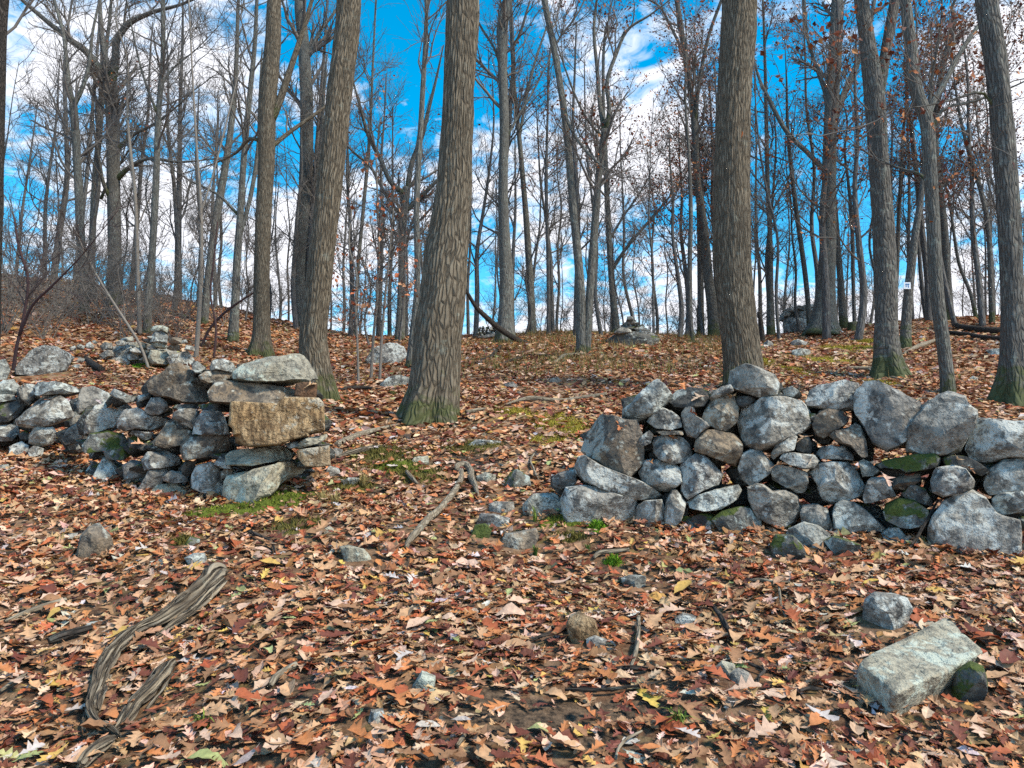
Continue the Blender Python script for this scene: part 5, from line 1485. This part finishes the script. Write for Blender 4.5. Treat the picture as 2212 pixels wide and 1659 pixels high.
def add_leaves(T, x, y, z, B, size, ci, rg):
    V, q = T; n = len(x)
    W = np.einsum('nij,kj->nki', B, V) * size[:, None, None] + np.stack([x, y, z], -1)[:, None, :]
    LV.append(W.reshape(-1, 3)); k = len(V)
    LQ.append((q[None] + (np.arange(n) * k)[:, None, None]).reshape(-1, 4) + LO[0]); LO[0] += n * k
    c = PALC[ci] * rg.uniform(.72, 1.25, (n, 1)) * (1 + rg.normal(0, .05, (n, 3)))
    mid = np.tile([1.0, 1.12, 1.0], k // 3) if k % 3 == 0 else np.ones(k)
    LC.append((np.clip(c, .01, .8)[:, None, :] * mid[None, :, None]).reshape(-1, 3))
def scatter():
    rg = np.random.default_rng(2024)
    T0 = [leaf_template(k, 0, 10 + i) for i, k in enumerate(['red'] * 9 + ['white'] * 5 + ['oval'] * 4)]
    T1 = [leaf_template(k, 1, 30 + i) for i, k in enumerate(['red', 'red', 'red', 'white', 'white', 'oval'])]
    T2 = [leaf_template('red', 2, 50 + i) for i in range(5)]
    T3 = [leaf_template('red', 3, 60 + i) for i in range(6)]
    T4 = [leaf_template('red', 4, 80 + i) for i in range(5)]
    def field(y0, y1, dens, marg):
        A = 2 * .68 * (y1 ** 2 - y0 ** 2) / 2 + 2 * marg * (y1 - y0)
        n = int(A * dens); y = np.sqrt(rg.uniform(y0 ** 2, y1 ** 2, n)); x = rg.uniform(-1, 1, n) * (.68 * y + marg)
        # patchy: drifts and thinner spots
        patch = .5 + .5 * np.sin(1.7 * x + 2.2 * np.sin(.9 * y)) * np.sin(1.3 * y + 1.6 * np.sin(1.1 * x))
        k = thin(x, y, rg) & (rg.uniform(0, 1, n) < .62 + .38 * patch)
        return x[k], y[k]
    # near
    x, y = field(2.1, 4.6, 1250, .5); n = len(x)
    z = G(x, y) + rg.uniform(.0, .040, n); sz = np.clip(rg.lognormal(math.log(.060), .40, n), .022, .15)
    ti = rg.integers(0, len(T0), n); ci = rg.choice(len(PAL), n, p=PW); B = basis(n, x, y, rg, .19)
    # the largest in view become things of their own
    cxp = x / y * FPX * CP + 512
    h = z - CAMZ; vy = 384 - FPX * ((h * CP - y * SP) / (y * CP + h * SP))
    see = (cxp > 4) & (cxp < 1020) & (vy < 764) & (z - G(x, y) > .028)
    score = np.where(see, sz / y, 0)
    own = np.argsort(-score)[:300]
    mask = np.ones(n, bool); mask[own] = False
    # own leaves ride on top of the litter
    vm = {}
    kinds = ['pointed oak'] * 9 + ['round lobed oak'] * 5 + ['oval beech'] * 4
    for i in own:
        key = (int(ti[i]), int(ci[i]))
        if key not in vm:
            V, q = T0[key[0]]
            c = np.tile(PALC[key[1]], (len(V), 1)) * np.tile([1.0, 1.12, 1.0], len(V) // 3)[:, None]
            vm[key] = build_mesh('fallen_leaf', V, quads=q, col=c, mat=M_LEAF)
        o = bpy.data.objects.new('fallen_leaf', vm[key]); COL.objects.link(o)
        M = Matrix.Identity(4)
        for a in range(3):
            for b in range(3): M[a][b] = B[i, a, b] * sz[i]
        M[0][3], M[1][3], M[2][3] = x[i], y[i], z[i] + .012
        o.matrix_world = M
        lab = f'{PAL[key[1]][0]} {kinds[key[0]]} leaf lying on the foreground leaf litter'
        tag(o, lab, 'leaf', f'{PAL[key[1]][0]} {kinds[key[0]]} leaves in the foreground')
    for t in range(len(T0)):
        k = (ti == t) & mask
        add_leaves(T0[t], x[k], y[k], z[k], B[k], sz[k], ci[k], rg)
    # middle
    for (y0, y1, dens, med, sd, TT, tilt, mg) in ((4.6, 6.4, 900, .07, .34, T1, .24, .5), (6.4, 9.0, 820, .072, .32, T3, .26, .5),
                                                  (9.0, 17, 340, .098, .28, T2, .30, .5), (17, 36, 125, .15, .28, T4, .34, 1.0)):
        x, y = field(y0, y1, dens, mg); n = len(x)
        z = G(x, y) + rg.uniform(0, .042, n); sz = np.clip(rg.lognormal(math.log(med), sd, n), med * .42, med * 1.9)
        ti = rg.integers(0, len(TT), n); ci = rg.choice(len(PAL), n, p=PW); B = basis(n, x, y, rg, tilt)
        for t in range(len(TT)):
            k = ti == t; add_leaves(TT[t], x[k], y[k], z[k], B[k], sz[k], ci[k], rg)
    # leaves caught on the walls
    tp = np.array(WALL_TOPS); n = 60
    i = rg.integers(0, len(tp), n); P = tp[i] + rg.normal(0, .07, (n, 3)) * [1, 1, .25]
    sz = rg.uniform(.07, .12, n); B = basis(n, P[:, 0], P[:, 1], rg, .5); ci = rg.choice(len(PAL), n, p=PW)
    add_leaves(T0[1], P[:, 0], P[:, 1], P[:, 2] - .02, B, sz, ci, rg)
    me = build_mesh('leaf_litter', np.concatenate(LV), quads=np.concatenate(LQ), col=np.concatenate(LC), smooth=False, mat=M_LEAF)
    tag(obj('leaf_litter', me), 'deep litter of fallen brown and orange leaves', 'leaf litter', kind='stuff')
scatter()
